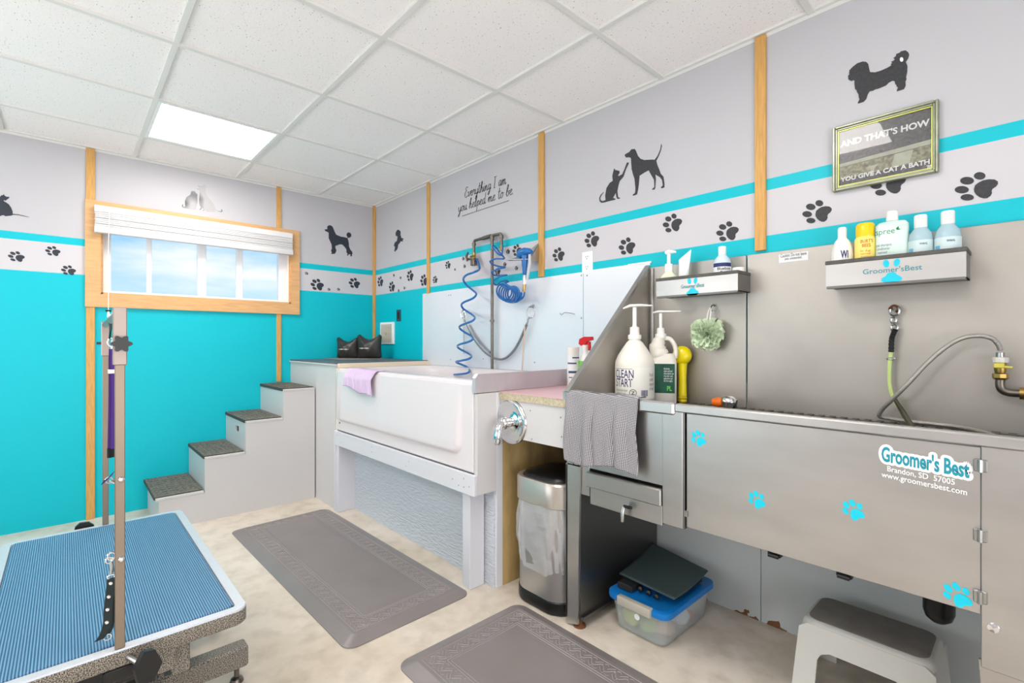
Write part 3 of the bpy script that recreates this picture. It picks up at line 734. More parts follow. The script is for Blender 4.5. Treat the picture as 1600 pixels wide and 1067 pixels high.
base = thing('tub_stand', 'pale painted timber stand that carries the white bathtub', 'stand', (1.71, -.38, 0))
MB().box(.936, 2.4995, -.775, -.7575, .460, .556, .002, 1).build('front_board', m_whpaint, base)
MB().box(.936, .958, -.76, -.01, .556, .984).build('left_cleat', m_cream, base)
MB().box(.928, .99, -.765, -.642, 0, .463, .002, 1).box(.928, .952, -.771, -.765, 0, .463).build('left_post', m_whpaint, base)
MB().box(2.365, 2.424, -.742, -.655, 0, .463, .002, 1).build('right_post', m_whpaint, base)
MB().box(.99, 2.486, -.648, -.630, 0, .555).build('skirting_board', m_rough, base)
MB().box(2.474, 2.497, -.757, -.640, .462, .928, .002, 1).build('side_board', m_graypaint, base)
MB().box(.96, 2.474, -.70, -.02, .53, .56).build('shelf_board', m_whpaint, base)
MB().box(2.446, 2.496, -.640, -.60, 0, .928, .002, 1).build('stud', m_whpaint, base)
MB().box(2.474, 2.494, -.60, -.02, 0, .93, 0).build('plywood_side', m_ply, base)
fl = [(-.768, .932), (-.768, 1.0), (-.752, 1.018), (-.015, 1.018), (-.015, .932)]
MB().prism([(2.474, y, z) for y, z in fl], (.024, 0, 0)).build('metal_upstand', m_upst, base)
for (x, z) in ((.985, .53), (1.05, .49), (1.5, .50), (1.5, .53), (1.9, .49), (1.93, .52), (2.33, .51), (2.38, .49), (2.42, .53), (2.42, .49), (2.46, .50)):
    screw((x, -.775, z), base, .0035)


# lilac cloth over the tub edge
def cloth_p(u, v):
    x = 1.14+.385*u+.006*math.sin(9*v)
    s = v*(.165+.045*u)
    wv = .010*math.sin(u*21+1.2)*min(1, s*5)+.006*math.sin(u*43)*min(1, s*5)
    if s < .06: return (x, -.70-s+0.0, .9895+.0008*math.sin(u*30))
    s -= .06
    return (x+.012*math.sin(v*5+u*8)*v, -.764-abs(wv)-.022*min(1, s/.05), .984-s*(1-.06*math.sin(u*9)))
tag(MB().grid(cloth_p, 50, 26).build('lilac_cloth', m_towelp, solid=.004, sharp=3), 'small lilac cloth draped over the front edge of the white bathtub', 'cloth')

# ---- counter between the tubs with the mixer valve
ctr = thing('side_counter', 'short counter with pink laminate top between bathtub and steel bath', 'counter', (2.71, -.32, .70))
MB().box(2.500, 2.915, -.625, -.012, .895, .928, 0).build('chipboard_top', m_chip, ctr)
MB().box(2.500, 2.915, -.627, -.012, .928, .931, 0).build('laminate', m_lam, ctr)
MB().box(2.500, 2.915, -.618, -.602, .722, .895, .001, 1).build('front_panel', m_graypaint, ctr)
for (x, z) in ((2.70, .86), (2.71, .735), (2.88, .85), (2.885, .77)): screw((x, -.618, z), ctr)
vc = (2.578, -.618, .795)
val = thing('shower_valve', 'round chrome single-lever shower valve on the side counter front', 'valve', vc)
MB().lathe([(0, 0), (.104, 0), (.104, .004), (.098, .012), (.086, .016), (.078, .012), (.070, .010), (.05, .012), (.032, .020), (0, .02)], vc, (0, -1, 0), 48).build('escutcheon', m_chrome, val, sharp=1.2)
MB().lathe([(0, .015), (.024, .015), (.024, .026), (.020, .032), (.020, .034), (.027, .037), (.030, .050), (.025, .065), (.012, .072), (0, .073)], vc, (0, -1, 0), 32).build('hub', m_chrome, val, sharp=.8)
hp = smooth_pts([(vc[0], vc[1]-.046, vc[2]), (vc[0]+.004, vc[1]-.068, vc[2]), (vc[0]+.008, vc[1]-.088, vc[2]-.016), (vc[0]+.010, vc[1]-.098, vc[2]-.050), (vc[0]+.010, vc[1]-.098, vc[2]-.092)], 5)
MB().tube(hp, [.018+.0*i for i in range(len(hp)-3)]+[.017, .015, .010], 16, flat=.7).build('lever', m_chrome, val, sharp=1.2)

# trash can under the counter
can = thing('trash_can', 'stainless trash can with black lid and a clear bag under the counter', 'trash can', (2.73, -.50, 0))
tcx, tcy = 2.735, -.475
def cr_(hx, hy, z, r=.095): return rrect(tcx, tcy, hx+.003, hy, min(r, hx-.003, hy-.002), z, 8)
MB().loops([cr_(.150, .150, .004), cr_(.153, .153, .015), cr_(.153, .153, .055), cr_(.150, .150, .06)], True, True).build('base', m_black, can)
MB().loops([cr_(.150, .150, .06), cr_(.150, .150, .50)], True, True).build('body', m_steel, can)
MB().loops([cr_(.152, .152, .452), cr_(.158, .158, .457), cr_(.158, .158, .552), cr_(.153, .153, .560), cr_(.140, .140, .560), cr_(.138, .138, .548)], False, False).build('rim_band', mat('rim_champagne', (186, 180, 172), .35, metal=.7), can, sharp=.7)
MB().loops([cr_(.138, .138, .546), cr_(.137, .137, .560), cr_(.115, .115, .578, .05), cr_(.07, .07, .586, .04), cr_(.02, .02, .588, .015)], True, True).build('lid', m_black, can, sharp=1)
bgm = MB()
NB = 96; bl_ = []
random.seed(3)
for j in range(20):
    v = j/19; z = .462-.28*v
    base_r = rrect(tcx, tcy, .149, .152, .095, z, NB//4-1)
    ring = []
    for k, p in enumerate(base_r):
        a = 2*PI*k/len(base_r)
        off = .002+.011*math.sin(PI*min(1, v*1.15))*(.6+.4*math.sin(3*a+v*3))+.006*math.sin(11*a+5*v)*math.sin(PI*v)+.004*math.sin(23*a-9*v)
        dx, dy = p[0]-tcx, p[1]-tcy; l = math.hypot(dx, dy)
        ring.append((p[0]+dx/l*off, p[1]+dy/l*off, z+.010*math.sin(2*a+1)*(v > .9)+.012*math.sin(5*a)*v))
    bl_.append(ring)
bgm.loops(bl_).build('bag', m_bag, can, sharp=3)

# spray bottle and tub of wipes on the counter at the back
sb = thing('spray_bottle', 'white spray bottle with red trigger head on the pink counter', 'spray bottle', (2.61, -.12, .931))
MB().lathe([(.035, 0), (.037, .01), (.037, .11), (.030, .15), (.014, .18), (.014, .19)], (2.61, -.12, .931), n=20, sy=.7).build('body', m_whitep, sb)
MB().lathe([(.016, .19), (.016, .215), (.012, .22)], (2.61, -.12, .931), n=16).build('collar', m_whitep, sb)
hd = [(-.035, .225), (-.03, .25), (.0, .262), (.045, .262), (.048, .245), (.02, .238), (.01, .218), (-.02, .215)]
MB().prism([(2.61+x, -.132, .931+z) for x, z in hd], (0, .024, 0)).build('trigger_head', m_red, sb)
MB().prism([(2.61+x, -.126, .931+z) for x, z in [(.022, .236), (.034, .236), (.036, .205), (.03, .19), (.024, .19)]], (0, .012, 0)).build('trigger', m_red, sb)
MB().lathe([(.0378, .07), (.0378, .135)], (2.61, -.12, .931), n=20, sy=.7).build('label', m_lime, sb)
wp = thing('wipes_tub', 'white tub with blue-grey print beside the red-topped spray bottle', 'container', (2.555, -.13, .931))
MB().lathe([(.030, 0), (.032, .005), (.032, .185), (.034, .19), (.034, .205), (.03, .208), (0, .208)], (2.553, -.15, .931), n=24).build('body', m_whitep, wp)
MB().lathe([(.0325, .03), (.0325, .17)], (2.553, -.15, .931), n=24).build('label', m_wlabel, wp)
for (z0, z1, a0, a1) in ((.148, .155, -1.0, .4), (.118, .126, -1.9, -.3), (.07, .082, -1.7, .2), (.045, .05, -1.6, -1.0)):
    pr = MB()
    for k in range(8):
        a = a0+(a1-a0)*k/8; b2 = a0+(a1-a0)*(k+1)/8
        pr.add([(2.553+.0330*math.cos(q), -.15+.0330*math.sin(q), .931+z) for q, z in ((a, z0), (b2, z0), (b2, z1), (a, z1))], [[0, 1, 2, 3]])
    pr.build('print', m_slatep, wp)

# ================================================================== WALL SHEETS AND PLUMBING ABOVE THE BATHTUB
sh = thing('splash_sheet', 'large bluish-white metal splash sheet on the wall behind the bathtub', 'wall sheet', (1.67, -.002, .985))
MB().box(.843, 2.502, -.004, -.0006, .985, 1.558).build('sheet', m_alu, sh)
for (x, z) in ((1.21, 1.52), (1.235, 1.52), (1.23, 1.035), (1.9, 1.08), (1.62, 1.05), (2.49, 1.54), (2.12, 1.04), (2.49, 1.30)): screw((x, -.004, z), sh, .0055)
sh = thing('splash_sheet', 'narrow bluish-white metal splash sheet below the wall outlet', 'wall sheet', (2.72, -.002, .932))
MB().box(2.506, 2.925, -.004, -.0006, .932, 1.563).build('sheet', m_alu, sh)
screw((2.53, -.004, 1.535), sh, .0055)
tag(MB().box(2.80, 2.935, -.008, -.004, 1.557, 1.566).build('white_shim', m_whitep), 'thin white strip on top of the metal sheet beside the steel side panel', 'strip')
# outlet
c0 = ony(918.5, 410, 0)
ot = thing('wall_outlet', 'white duplex outlet on the wall above the seam of the metal sheets', 'outlet', (c0.x, -.003, c0.z-.06))
MB().box(c0.x-.037, c0.x+.037, -.007, 0, c0.z-.060, c0.z+.060, .003, 2).build('cover_plate', m_outlet, ot)
rc = MB(); sl_ = MB()
for dz in (-.028, .028):
    rc.lathe([(0, 0), (.017, 0), (.017, .0025), (.015, .003), (0, .003)], (c0.x, -.007, c0.z+dz), (0, -1, 0), 20)
    sl_.box(c0.x-.008, c0.x-.0055, -.0105, -.010, c0.z+dz-.002, c0.z+dz+.008).box(c0.x+.0055, c0.x+.008, -.0105, -.010, c0.z+dz-.002, c0.z+dz+.008)
    sl_.lathe([(0, 0), (.003, 0), (.003, .0006), (0, .0006)], (c0.x, -.010, c0.z+dz-.009), (0, -1, 0), 8)
rc.build('receptacle', m_outlet, ot); sl_.build('slots', m_ink, ot)

yp = -.035
def WP(px, py, y=-.035): return ony(px, py, y)
pipe = thing('shower_pipe', 'galvanised T-shaped pipe rising from the bathtub edge up the wall', 'pipe', (1.70, yp, .986))
bt = WP(767.5, 572); tp = WP(766, 370); lt = WP(745, 377); rt_ = WP(788, 363.5)
px_ = bt.x+.01
top = Vector((px_, yp, 1.875))
MB().tube([(px_, yp, .986), top], .0105, 14).build('riser', m_galv, pipe)
arm = smooth_pts([(1.555, yp, 1.79), (1.555, yp, 1.855), (1.563, yp, 1.872), (1.58, yp, 1.875), (1.70, yp, 1.878), (1.82, yp, 1.878), (1.838, yp, 1.874), (1.846, yp, 1.858), (1.846, yp, 1.80)], 4)
MB().tube(arm, .010, 12).build('crossbar', m_galv, pipe)
ft = MB()
for p in ((1.555, 1.84), (1.846, 1.845)): ft.lathe([(.010, 0), (.014, 0), (.014, .02), (.012, .02)], (p[0], yp, p[1]), n=12)
ft.tube([(1.66, yp, 1.876), (1.74, yp, 1.878)], .014, 12); ft.lathe([(.010, 0), (.014, 0), (.014, .03), (.012, .03)], (px_, yp, 1.845), n=12)
ft.lathe([(.012, 0), (.015, 0), (.015, .015), (.012, .015)], (px_, yp, 1.30), n=12)
ft.build('fittings', m_galv, pipe)
bv = MB(); bv.tube([(1.555, yp, 1.79), (1.555, yp, 1.74)], .014, 10).tube([(1.846, yp, 1.80), (1.846, yp, 1.765)], .012, 10); bv.tube([(1.53, yp-.01, 1.765), (1.58, yp-.01, 1.765)], .008, 8)
bv.build('brass_unions', m_brass, pipe)
vv = MB().tube([(1.515, yp-.02, 1.80), (1.50, yp-.025, 1.77), (1.505, yp-.02, 1.735)], [.006, .010, .007], 8).tube([(1.555, yp, 1.745), (1.50, yp-.01, 1.752)], .008, 8).box(1.535, 1.575, yp-.02, yp+.015, 1.70, 1.745, .005, 1)
vv.build('shutoff_valve', m_galv, pipe)
# blue hoses
def zoomA(x, y): return 700+x/6.67, 340+y/6.67
def zoomB(x, y): return 700+x/7.62, 460+y/7.62
tr1 = [zoomA(*p) for p in ((300,430),(330,530),(280,565),(190,600),(160,645),(190,700),(250,750),(295,795),(260,840),(170,880),(140,910),(160,950))]
tr1 += [zoomB(*p) for p in ((210,190),(280,235),(320,275),(290,315),(200,350),(140,380),(145,410),(200,450),(270,490),(297,530),(240,565),(140,595),(110,620),(150,655),(220,690),(277,730),(250,765),(150,790),(95,803),(150,830),(220,860),(257,900),(230,935),(140,950),(70,955),(130,968),(200,985))]
P = []
for i, (x, y) in enumerate(tr1):
    dxp = tr1[min(i+1, len(tr1)-1)][0]-tr1[max(i-1, 0)][0]
    P.append(ony(x, y, -.085+.045*max(-1, min(1, dxp/14)) if i > 1 else -.04))
hz = thing('coil_hose', 'stretched blue spiral hose hanging from the left end of the pipe into the tub', 'hose', P[0])
MB().tube(smooth_pts(P, 5), .0075, 10).build('hose', m_blue, hz, sharp=2)
MB().tube([Vector((1.555, yp, 1.745)), P[0]+Vector((0, 0, -.01))], .013, 10).build('swivel', m_galv, hz)
tr2 = [(570,290,-.04),(563,380,-.06),(530,385,-.09),(480,330,-.09),(462,296,-.07),(492,300,-.05),(535,360,-.05),(580,410,-.06),(580,430,-.09),(500,428,-.10),(438,455,-.09),(470,490,-.05),(540,510,-.04),(595,520,-.06),(520,535,-.10),(455,570,-.10),(480,600,-.06),(550,603,-.04),(612,598,-.06),(540,615,-.10),(475,660,-.10),(490,700,-.06),(560,690,-.04),(630,668,-.05),(590,655,-.09),(525,690,-.11)]
P2 = [ony(*zoomA(x, y), yv) for x, y, yv in tr2]
import itertools
K = 6
for k in range(K*14+1):                                   # tight coil lying along its own axis
    t_ = k/(K*14); a = PI*.75+2*PI*K*t_*-1
    cx_, cy_ = 572+128*t_, 762+36*t_+18*math.sin(PI*t_); rx_ = 74-8*t_; ry_ = 82+4*t_
    P2.append(ony(*zoomA(cx_-rx_*math.cos(a+.6), cy_-ry_*math.sin(a+.6)*.98), -.10-.035*math.sin(a)))
P2 += [ony(*zoomA(x, y), -.10) for x, y in ((700, 880), (750, 858), (790, 820), (797, 775))]
hz2 = thing('coil_hose', 'tangled blue spiral hose bunched from the right end of the pipe to the sprayer', 'hose', P2[0])
MB().tube(smooth_pts(P2, 2), .0056, 8).build('hose', m_blue, hz2, sharp=2)
# sprayer in its steel wall holder
hd = thing('sprayer_holder', 'triangular stainless wall holder beside the batten carrying the blue sprayer', 'holder', (2.10, -.06, 1.66))
br = [ony(843, 377, -.006), ony(843, 397, -.006), ony(827, 408, -.03), ony(802, 400, -.13), ony(812, 395, -.14), ony(826, 391, -.10)]
MB().prism([(2.165, -.004, 1.775), (2.165, -.004, 1.655), (2.165, -.10, 1.655)], (.004, 0, 0)).build('side_gusset', m_steel, hd)
MB().prism([(2.165, -.004, 1.775), (2.165, -.10, 1.66), (2.02, -.13, 1.665), (2.05, -.004, 1.725)], (0, -.003, .002)).build('sloped_plate', m_steel, hd)
MB().prism([(2.02, -.155, 1.668), (2.04, -.10, 1.668), (2.165, -.05, 1.66), (2.165, -.10, 1.66), (2.05, -.16, 1.665)], (0, 0, .004)).build('fork', m_steel, hd)
spx = thing('shower_sprayer', 'blue trigger shower head hanging in the steel wall holder', 'sprayer', (2.05, -.13, 1.50))
s0 = ony(820, 396, -.10); s1 = ony(819.5, 430, -.09)
MB().tube([s0+Vector((-.055, 0, -.012)), s0+Vector((-.035, 0, .006)), s0+Vector((0, 0, .01)), s0+Vector((.04, 0, .008)), s0+Vector((.06, 0, .0))], [.018, .026, .026, .018, .010], 16).build('head', m_blue, spx)
MB().tube([s0+Vector((0, 0, -.01)), (s0+s1)/2, s1], [.021, .018, .010], 14).build('handle', m_blue, spx)
MB().tube([s0+Vector((.042, 0, -.01)), (s0+s1)/2+Vector((.045, 0, 0)), s1+Vector((.022, 0, -.03))], [.008, .010, .008], 10).build('trigger', mat('trigger_grey', (196, 198, 206), .3), spx)
MB().tube([s1, s1+Vector((.0, 0, -.055))], [.013, .010], 12).build('collar', m_chrome, spx)
MB().tube([s1+Vector((0, 0, -.055)), s1+Vector((-.006, 0, -.10))], [.010, .008], 10).build('brass_connector', m_brass, spx)

# leash strap, rings and chain on the metal sheet
def ring(mb, c, r, th=.0035, axis='y', sq=1.0):
    c = Vector(c); pts = []
    for k in range(18):
        a = 2*PI*k/18
        pts.append(c+(Vector((r*math.cos(a), 0, r*sq*math.sin(a))) if axis == 'y' else Vector((0, r*math.cos(a), r*sq*math.sin(a)))))
    mb.tube(pts, th, 6, closed=True)
r1 = ony(723.5, 491, -.025); r2 = ony(829.5, 488, -.025)
an = thing('tie_ring', 'steel eye ring on the metal sheet at the left end of the grey strap', 'ring', r1)
q = MB(); ring(q, r1, .026); q.build('ring', m_chrome, an); MB().tube([r1+Vector((.005, .021, .035)), r1+Vector((0, -.004, .025))], .005, 8).build('eye_screw', m_screw, an)
an = thing('tie_ring', 'steel eye ring on the metal sheet at the right end of the grey strap', 'ring', r2)
q = MB(); ring(q, r2, .036); q.build('ring', m_chrome, an); MB().tube([r2+Vector((.005, .021, .045)), r2+Vector((0, -.004, .034))], .007, 8).build('eye_screw', m_screw, an)
st = thing('restraint_strap', 'grey strap hanging in a curve between the two tie rings', 'strap', r1)
zb_ = [(195,300),(230,380),(300,520),(380,630),(450,700),(530,750),(600,770),(660,768),(720,735),(790,660),(860,540),(920,400),(935,360)]
P = [ony(*zoomB(x, y), -.03) for x, y in zb_]
sp_ = smooth_pts(P, 5); rs = [.0035+.0055*min(1, i/len(sp_)*1.6) for i in range(len(sp_))]
MB().tube(sp_, rs, 8, flat=.9).build('webbing', m_grayc, st, sharp=2)
q = MB()
for a, b_ in (((935, 355), (950, 300)), ((950, 300), (965, 265))):
    pa, pb = ony(*zoomB(*a), -.03), ony(*zoomB(*b_), -.03); q.tube([pa, (pa+pb)/2+Vector((.004, 0, 0)), pb], .006, 8)
q.tube([P[0]+Vector((.004, 0, .01)), P[0]+Vector((-.006, 0, .05))], .005, 8)
q.build('snap_hook', m_screw, st)
lc = smooth_pts([ony(*zoomB(x, y), -.012) for x, y in ((255, 365), (330, 500), (420, 610), (500, 690))], 5)
tag(MB().tube(lc, .008, 8).build('grey_tube', mat('tube_grey', (150, 150, 154), .4)), 'short curved grey tube behind the strap, left of the pipe', 'tube')
ch = thing('short_chain', 'thin short steel chain hanging from the left tie ring', 'chain', r1+Vector((0, 0, -.03)))
q = MB(); zc = r1.z-.03; kk = 0
while zc > 1.085:
    ring(q, (r1.x+.004, -.02, zc), .0065, .0016, 'y' if kk % 2 else 'x', 1.35); zc -= .0145; kk += 1
q.build('links', m_screw, ch)
c1, c2 = ony(820, 510, -.04), ony(815.5, 579, -.04)
tag(MB().tube([c1, c2], .0042, 6).build('tan_rope', m_tan), 'straight thin tan rope running from the right tie ring down to the tub edge', 'rope')
tag(MB().tube(smooth_pts([ony(875, 489, -.004), ony(877, 492, -.03), ony(882, 488.5, -.03), ony(890, 489, -.028), ony(898, 491, -.028)], 4), .0022, 6).build('wire_hook', m_screw), 'small bent wire hook sticking out of the metal sheet', 'hook')

# ================================================================== STEEL DOG BATH
bath = thing('dog_bath', 'large stainless steel dog bath on legs with cyan paw prints and a high back', 'dog bath', (3.85, -.31, 0))
BX0, BX1, FY = 2.912, 4.95, -.60
def plate(name, x0, x1, y0, y1, z0, z1, m=None, b=.0015): return MB().box(x0, x1, y0, y1, z0, z1, b, 1).build(name, m or m_steel, bath)
# high back in two sheets
plate('back_sheet', 2.935, 3.392, -.018, -.010, .80, 1.532, m_steelw)
plate('back_sheet', 3.397, BX1, -.018, -.010, .80, 1.532, m_steelw)
# left triangular side with folded flange
tri = [(-.62, .962), (-.60, .985), (-.018, 1.532), (-.018, .80), (-.60, .80)]
MB().prism([(2.932, y, z) for y, z in tri], (.004, 0, 0)).build('side_sheet', m_steelw, bath)
fd = Vector((0, .600, .570)).normalized()
MB().prism([(2.912, -.625, .955), (2.936, -.625, .955), (2.936, -.018, 1.535), (2.912, -.018, 1.535)], (0, -.008, .009)).build('side_flange', m_steel, bath)
MB().tube([(2.950, -.024, .95), (2.950, -.024, 1.525)], .007, 10).build('corner_seam', m_steel, bath)
# left front column, deck and rim
plate('rim_fold', 2.936, 3.243, -.612, -.585, .925, .955)
plate('front_column', 2.908, 2.965, -.612, -.585, .665, .948)
plate('front_sheet', 2.965, 3.345, -.597, -.588, .66, .95, m_steel)
plate('post', 3.345, 3.42, -.612, -.585, .535, .935)
plate('post_return', 3.42, 3.426, -.612, -.555, .535, .93, m_steeld)
plate('rim_fold', 3.245, 3.392, -.622, -.600, .915, .958, None, .006)
plate('rim_front', 3.392, BX1, -.618, -.585, .927, .955, None, .004)
plate('rim_left', 2.90, 2.93, -.628, -.60, .93, .962)
# inside of the basin
plate('basin_front', 3.427, BX1, -.585, -.578, .60, .93, m_steeld)
plate('basin_floor', 2.98, BX1, -.585, -.018, .58, .60, m_steeld)
plate('basin_end', 2.937, 2.941, -.585, -.018, .60, .80, m_steeld)
gr = MB()
xg = 2.945
while xg < 4.6:
    gr.box(xg, xg+.018, -.572, -.022, .880, .888); xg += .036
for y in (-.56, -.42, -.28, -.14, -.05): gr.box(2.945, 4.62, y-.008, y+.008, .874, .886)
gr.build('slatted_grate', m_rub, bath)
# door with its cyan paw decals, hinges and latches
door = plate('door', 3.430, 4.1410, -.604, -.596, .543, .925, m_steel)
for i, (px, py, hh) in enumerate(((1092, 685, 24), (1183, 781, 26), (1334, 797, 30), (1497, 930, 35))):
    pos = ony(px, py, FY-.0045); s = hh*depth(pos)/(45*REFD)
    mb = MB(); ca, sa = math.cos(-.55), math.sin(-.55)
    for P in PAW:
        mb.prism([pos+Vector(((v.x*ca-v.z*sa)*s*1.0, 0, (v.x*sa+v.z*ca)*s)) for v in P], (0, -.0008, 0))
    # pointed claws
    mb.build('paw_print', m_cyan, door, label='bright cyan paw print')
plate('end_sheet', 4.1410, BX1, -.606, -.590, .425, .927, m_steel)
for z in (.87, .715, .60):
    zc = ony(1532, {.87: 727, .715: 836, .60: 932}[z], -.606).z
    hgz = MB()
    hgz.box(4.128, 4.152, -.612, -.604, zc-.014, zc+.014, .002, 1); hgz.tube([(4.140, -.614, zc-.014), (4.140, -.614, zc+.014)], .005, 8)
    hgz.build('hinge', m_screw, bath)
hg = MB().box(3.426, 3.436, -.612, -.604, .58, .60).build('door_latch', m_screw, bath)
for px, py in ((1211, 866), (1320, 898)):
    p = ony(px, py, -.59); MB().box(p.x-.018, p.x+.018, -.600, -.575, .530, .542, .002, 1).tube([(p.x-.014, -.605, .533), (p.x+.014, -.605, .533)], .005, 6).build('door_catch', m_black, bath)
# legs
MB().prism([(2.905, -.612, .0), (2.905, -.612, .66), (2.978, -.612, .66), (2.966, -.612, .02)], (0, .010, 0)).box(2.904, 2.912, -.612, -.55, .03, .665).build('front_leg', m_steel, bath)
MB().box(2.968, 2.973, -.602, -.02, .04, .665).build('leg_side_sheet', m_steeld, bath)
MB().box(2.958, 2.985, -.60, -.03, .035, .05).build('leg_bottom_rail', m_steeld, bath)
MB().lathe([(.0, 0), (.026, 0), (.024, .008), (.012, .014), (.009, .03), (.009, .045), (0, .045)], (2.955, -.585, 0), n=16).build('levelling_foot', m_rust, bath)
MB().prism([(4.137, -.603, .44), (4.165, -.603, 0), (4.5, -.603, 0), (4.5, -.603, .44)], (0, .008, 0)).build('end_leg', m_steelw, bath)
MB().lathe([(0, 0), (.012, 0), (.010, .006), (0, .008)], ony(1552, 980, -.603), (0, -1, 0), 16).build('bolt', m_chrome, bath)
screw((2.94, -.612, .672), bath, .008, h=.006); screw((2.99, -.60, .70), bath, .006)
# hair tray under the left end
plate('tray_guide', 2.968, 3.016, -.600, -.592, .548, .672)
plate('tray_lip', 3.014, 3.343, -.622, -.600, .592, .652, None, .004)
plate('tray_body', 3.030, 3.3435, -.612, -.30, .525, .595)
dv = MB().tube([(3.20, -.612, .555), (3.20, -.636, .555), (3.20, -.640, .545), (3.20, -.640, .508)], [.008, .008, .008, .006], 10).build('drain_tap', m_screw, bath, label='small bright metal drain tap')
MB().tube([(3.20, -.630, .562), (3.235, -.634, .565)], .006, 8).build('tap_lever', m_black, dv)
# black trap below the door
MB().lathe([(0, 0), (.016, .002), (.030, .014), (.036, .034), (.036, .085), (.040, .087), (.040, .105), (.034, .107), (.034, .20), (0, .205)], (4.037, -.30, .362), n=24).build('drain_trap', m_black, bath, sharp=.9, label='black plastic drain trap')
MB().tube([(4.037, -.30, .42), (4.037, -.08, .43)], .024, 12).build('drain_tailpipe', m_black, bath)

# maker sticker on the door (part of the bath)
fz = FY-.0046
a, b_ = ony(1376, 703, fz), ony(1519, 733, fz)
ex, ez = Vector((1, 0, 0)), Vector((0, 0, 1))
sx0, sx1 = ony(1373, 705, fz).x, ony(1517, 730, fz).x
zt = ony(1377, 694, fz).z
Wd = sx1-sx0
m_tealt = mat('teal_print', (24, 142, 160), .5)
hal = bmesh.new()
for k in range(12):
    ox_, oz_ = .0065*math.cos(k*PI/6), .0065*math.sin(k*PI/6)
    ho = text_mesh("Groomer's Best", 'halo', m_wink, door, (sx0+.006+ox_, fz-.0003-k*.00005, zt-.043+oz_), (1, 0, -.065), ez, Wd-.008, .040, .0002, bold=.03)
    hal.from_mesh(ho.data); hm = ho.data; bpy.data.objects.remove(ho); bpy.data.meshes.remove(hm)
hme = bpy.data.meshes.new('logo_sticker'); hal.to_mesh(hme); hal.free(); hme.materials.append(m_wink)
hob = bpy.data.objects.new('logo_sticker', hme); C.objects.link(hob); hob.parent = door; hob['label'] = 'white outlined sticker with teal lettering'
text_mesh("Groomer's Best", 'lettering', m_tealt, door, (sx0+.006, fz-.0013, zt-.043), (1, 0, -.065), ez, Wd-.008, .040, .0004, bold=.03)
text_mesh("Brandon, SD  57005", 'lettering', m_wink, door, (sx0+.018, fz-.0013, zt-.068), (1, 0, -.065), ez, Wd-.045, .016, .0006, bold=.01)
text_mesh("www.groomersbest.com", 'lettering', m_wink, door, (sx0+.006, fz-.0013, zt-.087), (1, 0, -.065), ez, Wd-.012, .018, .0006, bold=.01)
for (px, py) in ((1379, 713), (1507, 733)):
    pos = ony(px, py, fz); s = 8*depth(pos)/(45*REFD); mb = MB()
    for P in PAW: mb.prism([pos+Vector((v.x*s, 0, v.z*s)) for v in P], (0, -.0006, 0))
    mb.build('paw_mark', m_wink, door)

# grey towel over the rim
def tw(u, v):
    s = v*.335; x = 2.918+.34*u
    if s < .05: return (x, -.575-s, .9635+.0015*math.sin(u*25))
    s -= .05; f = min(1, s*8)
    fold = .009*math.sin(u*13+.6)+.005*math.sin(u*29+s*6)
    lo = .018*(u)+.02*(1-u)**4
    return (x+.006*math.sin(s*20+u*3)*f+.012*(1-u)*s/.28, -.627-(.008+abs(fold)*1.2)*f, .962-s*(.96+.04*math.sin(u*7))-.0*lo)
m_towel = mat('grey_weave', (150, 148, 150), .9, bump=.4, bscale=300)
t, b = nodes(m_towel); g = t.nodes.new('ShaderNodeNewGeometry'); mp = t.nodes.new('ShaderNodeMapping'); mp.inputs['Rotation'].default_value = (0, .7, 0); mp.inputs['Scale'].default_value = (240, 1, 240)
ck = t.nodes.new('ShaderNodeTexChecker'); ck.inputs['Scale'].default_value = 1; ck.inputs['Color1'].default_value = lin((84, 82, 84)); ck.inputs['Color2'].default_value = lin((184, 182, 186))
t.links.new(g.outputs['Position'], mp.inputs[0]); t.links.new(mp.outputs[0], ck.inputs['Vector']); t.links.new(ck.outputs['Color'], b.inputs['Base Color'])
tag(MB().grid(tw, 90, 50).build('grey_towel', m_towel, solid=.005, sharp=3), 'grey woven towel hanging over the front left rim of the steel dog bath', 'towel')

# pump jugs
def bottle_pump(e, cx, cy, z0, r, hb, hn, htop, m, sy=1, ang=0.0):
    MB().lathe([(r*.92, 0), (r, .008), (r, hb), (r*.97, hb+.008), (r*.80, hb+.045), (r*.5, hb+.10), (r*.34, hb+.125), (r*.33, hn)], (cx, cy, z0), n=36, sy=sy, rot=ang).build('body', m, e, sharp=.9)
j1 = (3.022, -.288, .888)
e = thing('pump_jug', 'big white gallon pump jug with navy lettering standing on the dog bath deck', 'jug', j1, 'white pump jugs')
MB().lathe([(.079, 0), (.085, .008), (.085, .172), (.083, .192), (.072, .218), (.052, .250), (.034, .276), (.025, .284), (.025, .294)], j1, n=40).build('body', m_jug, e, sharp=.9)
MB().lathe([(.022, .290), (.029, .290), (.029, .308), (.021, .311), (.020, .342), (.010, .345), (.010, .35)], j1, n=20).build('pump_collar', m_whitep, e)
MB().tube([(j1[0], j1[1], j1[2]+.33), (j1[0], j1[1], j1[2]+.430)], .009, 10).build('pump_stem', m_whitep, e)
hv = Vector((math.cos(.75), math.sin(.75), 0))
c = Vector(j1)+Vector((0, 0, .433))
MB().tube([c-hv*.05+Vector((0, 0, -.008)), c-hv*.02+Vector((0, 0, .004)), c+hv*.03+Vector((0, 0, .006)), c+hv*.075+Vector((0, 0, .004))], [.007, .013, .012, .007], 10, flat=.55).build('pump_spout', m_whitep, e)
MB().tube(smooth_pts([(j1[0]-.01, j1[1]+.03, j1[2]+.275), (j1[0]-.005, j1[1]+.060, j1[2]+.265), (j1[0]+.005, j1[1]+.080, j1[2]+.22), (j1[0]+.005, j1[1]+.072, j1[2]+.19)], 4), .010, 8).build('handle', m_jug, e)
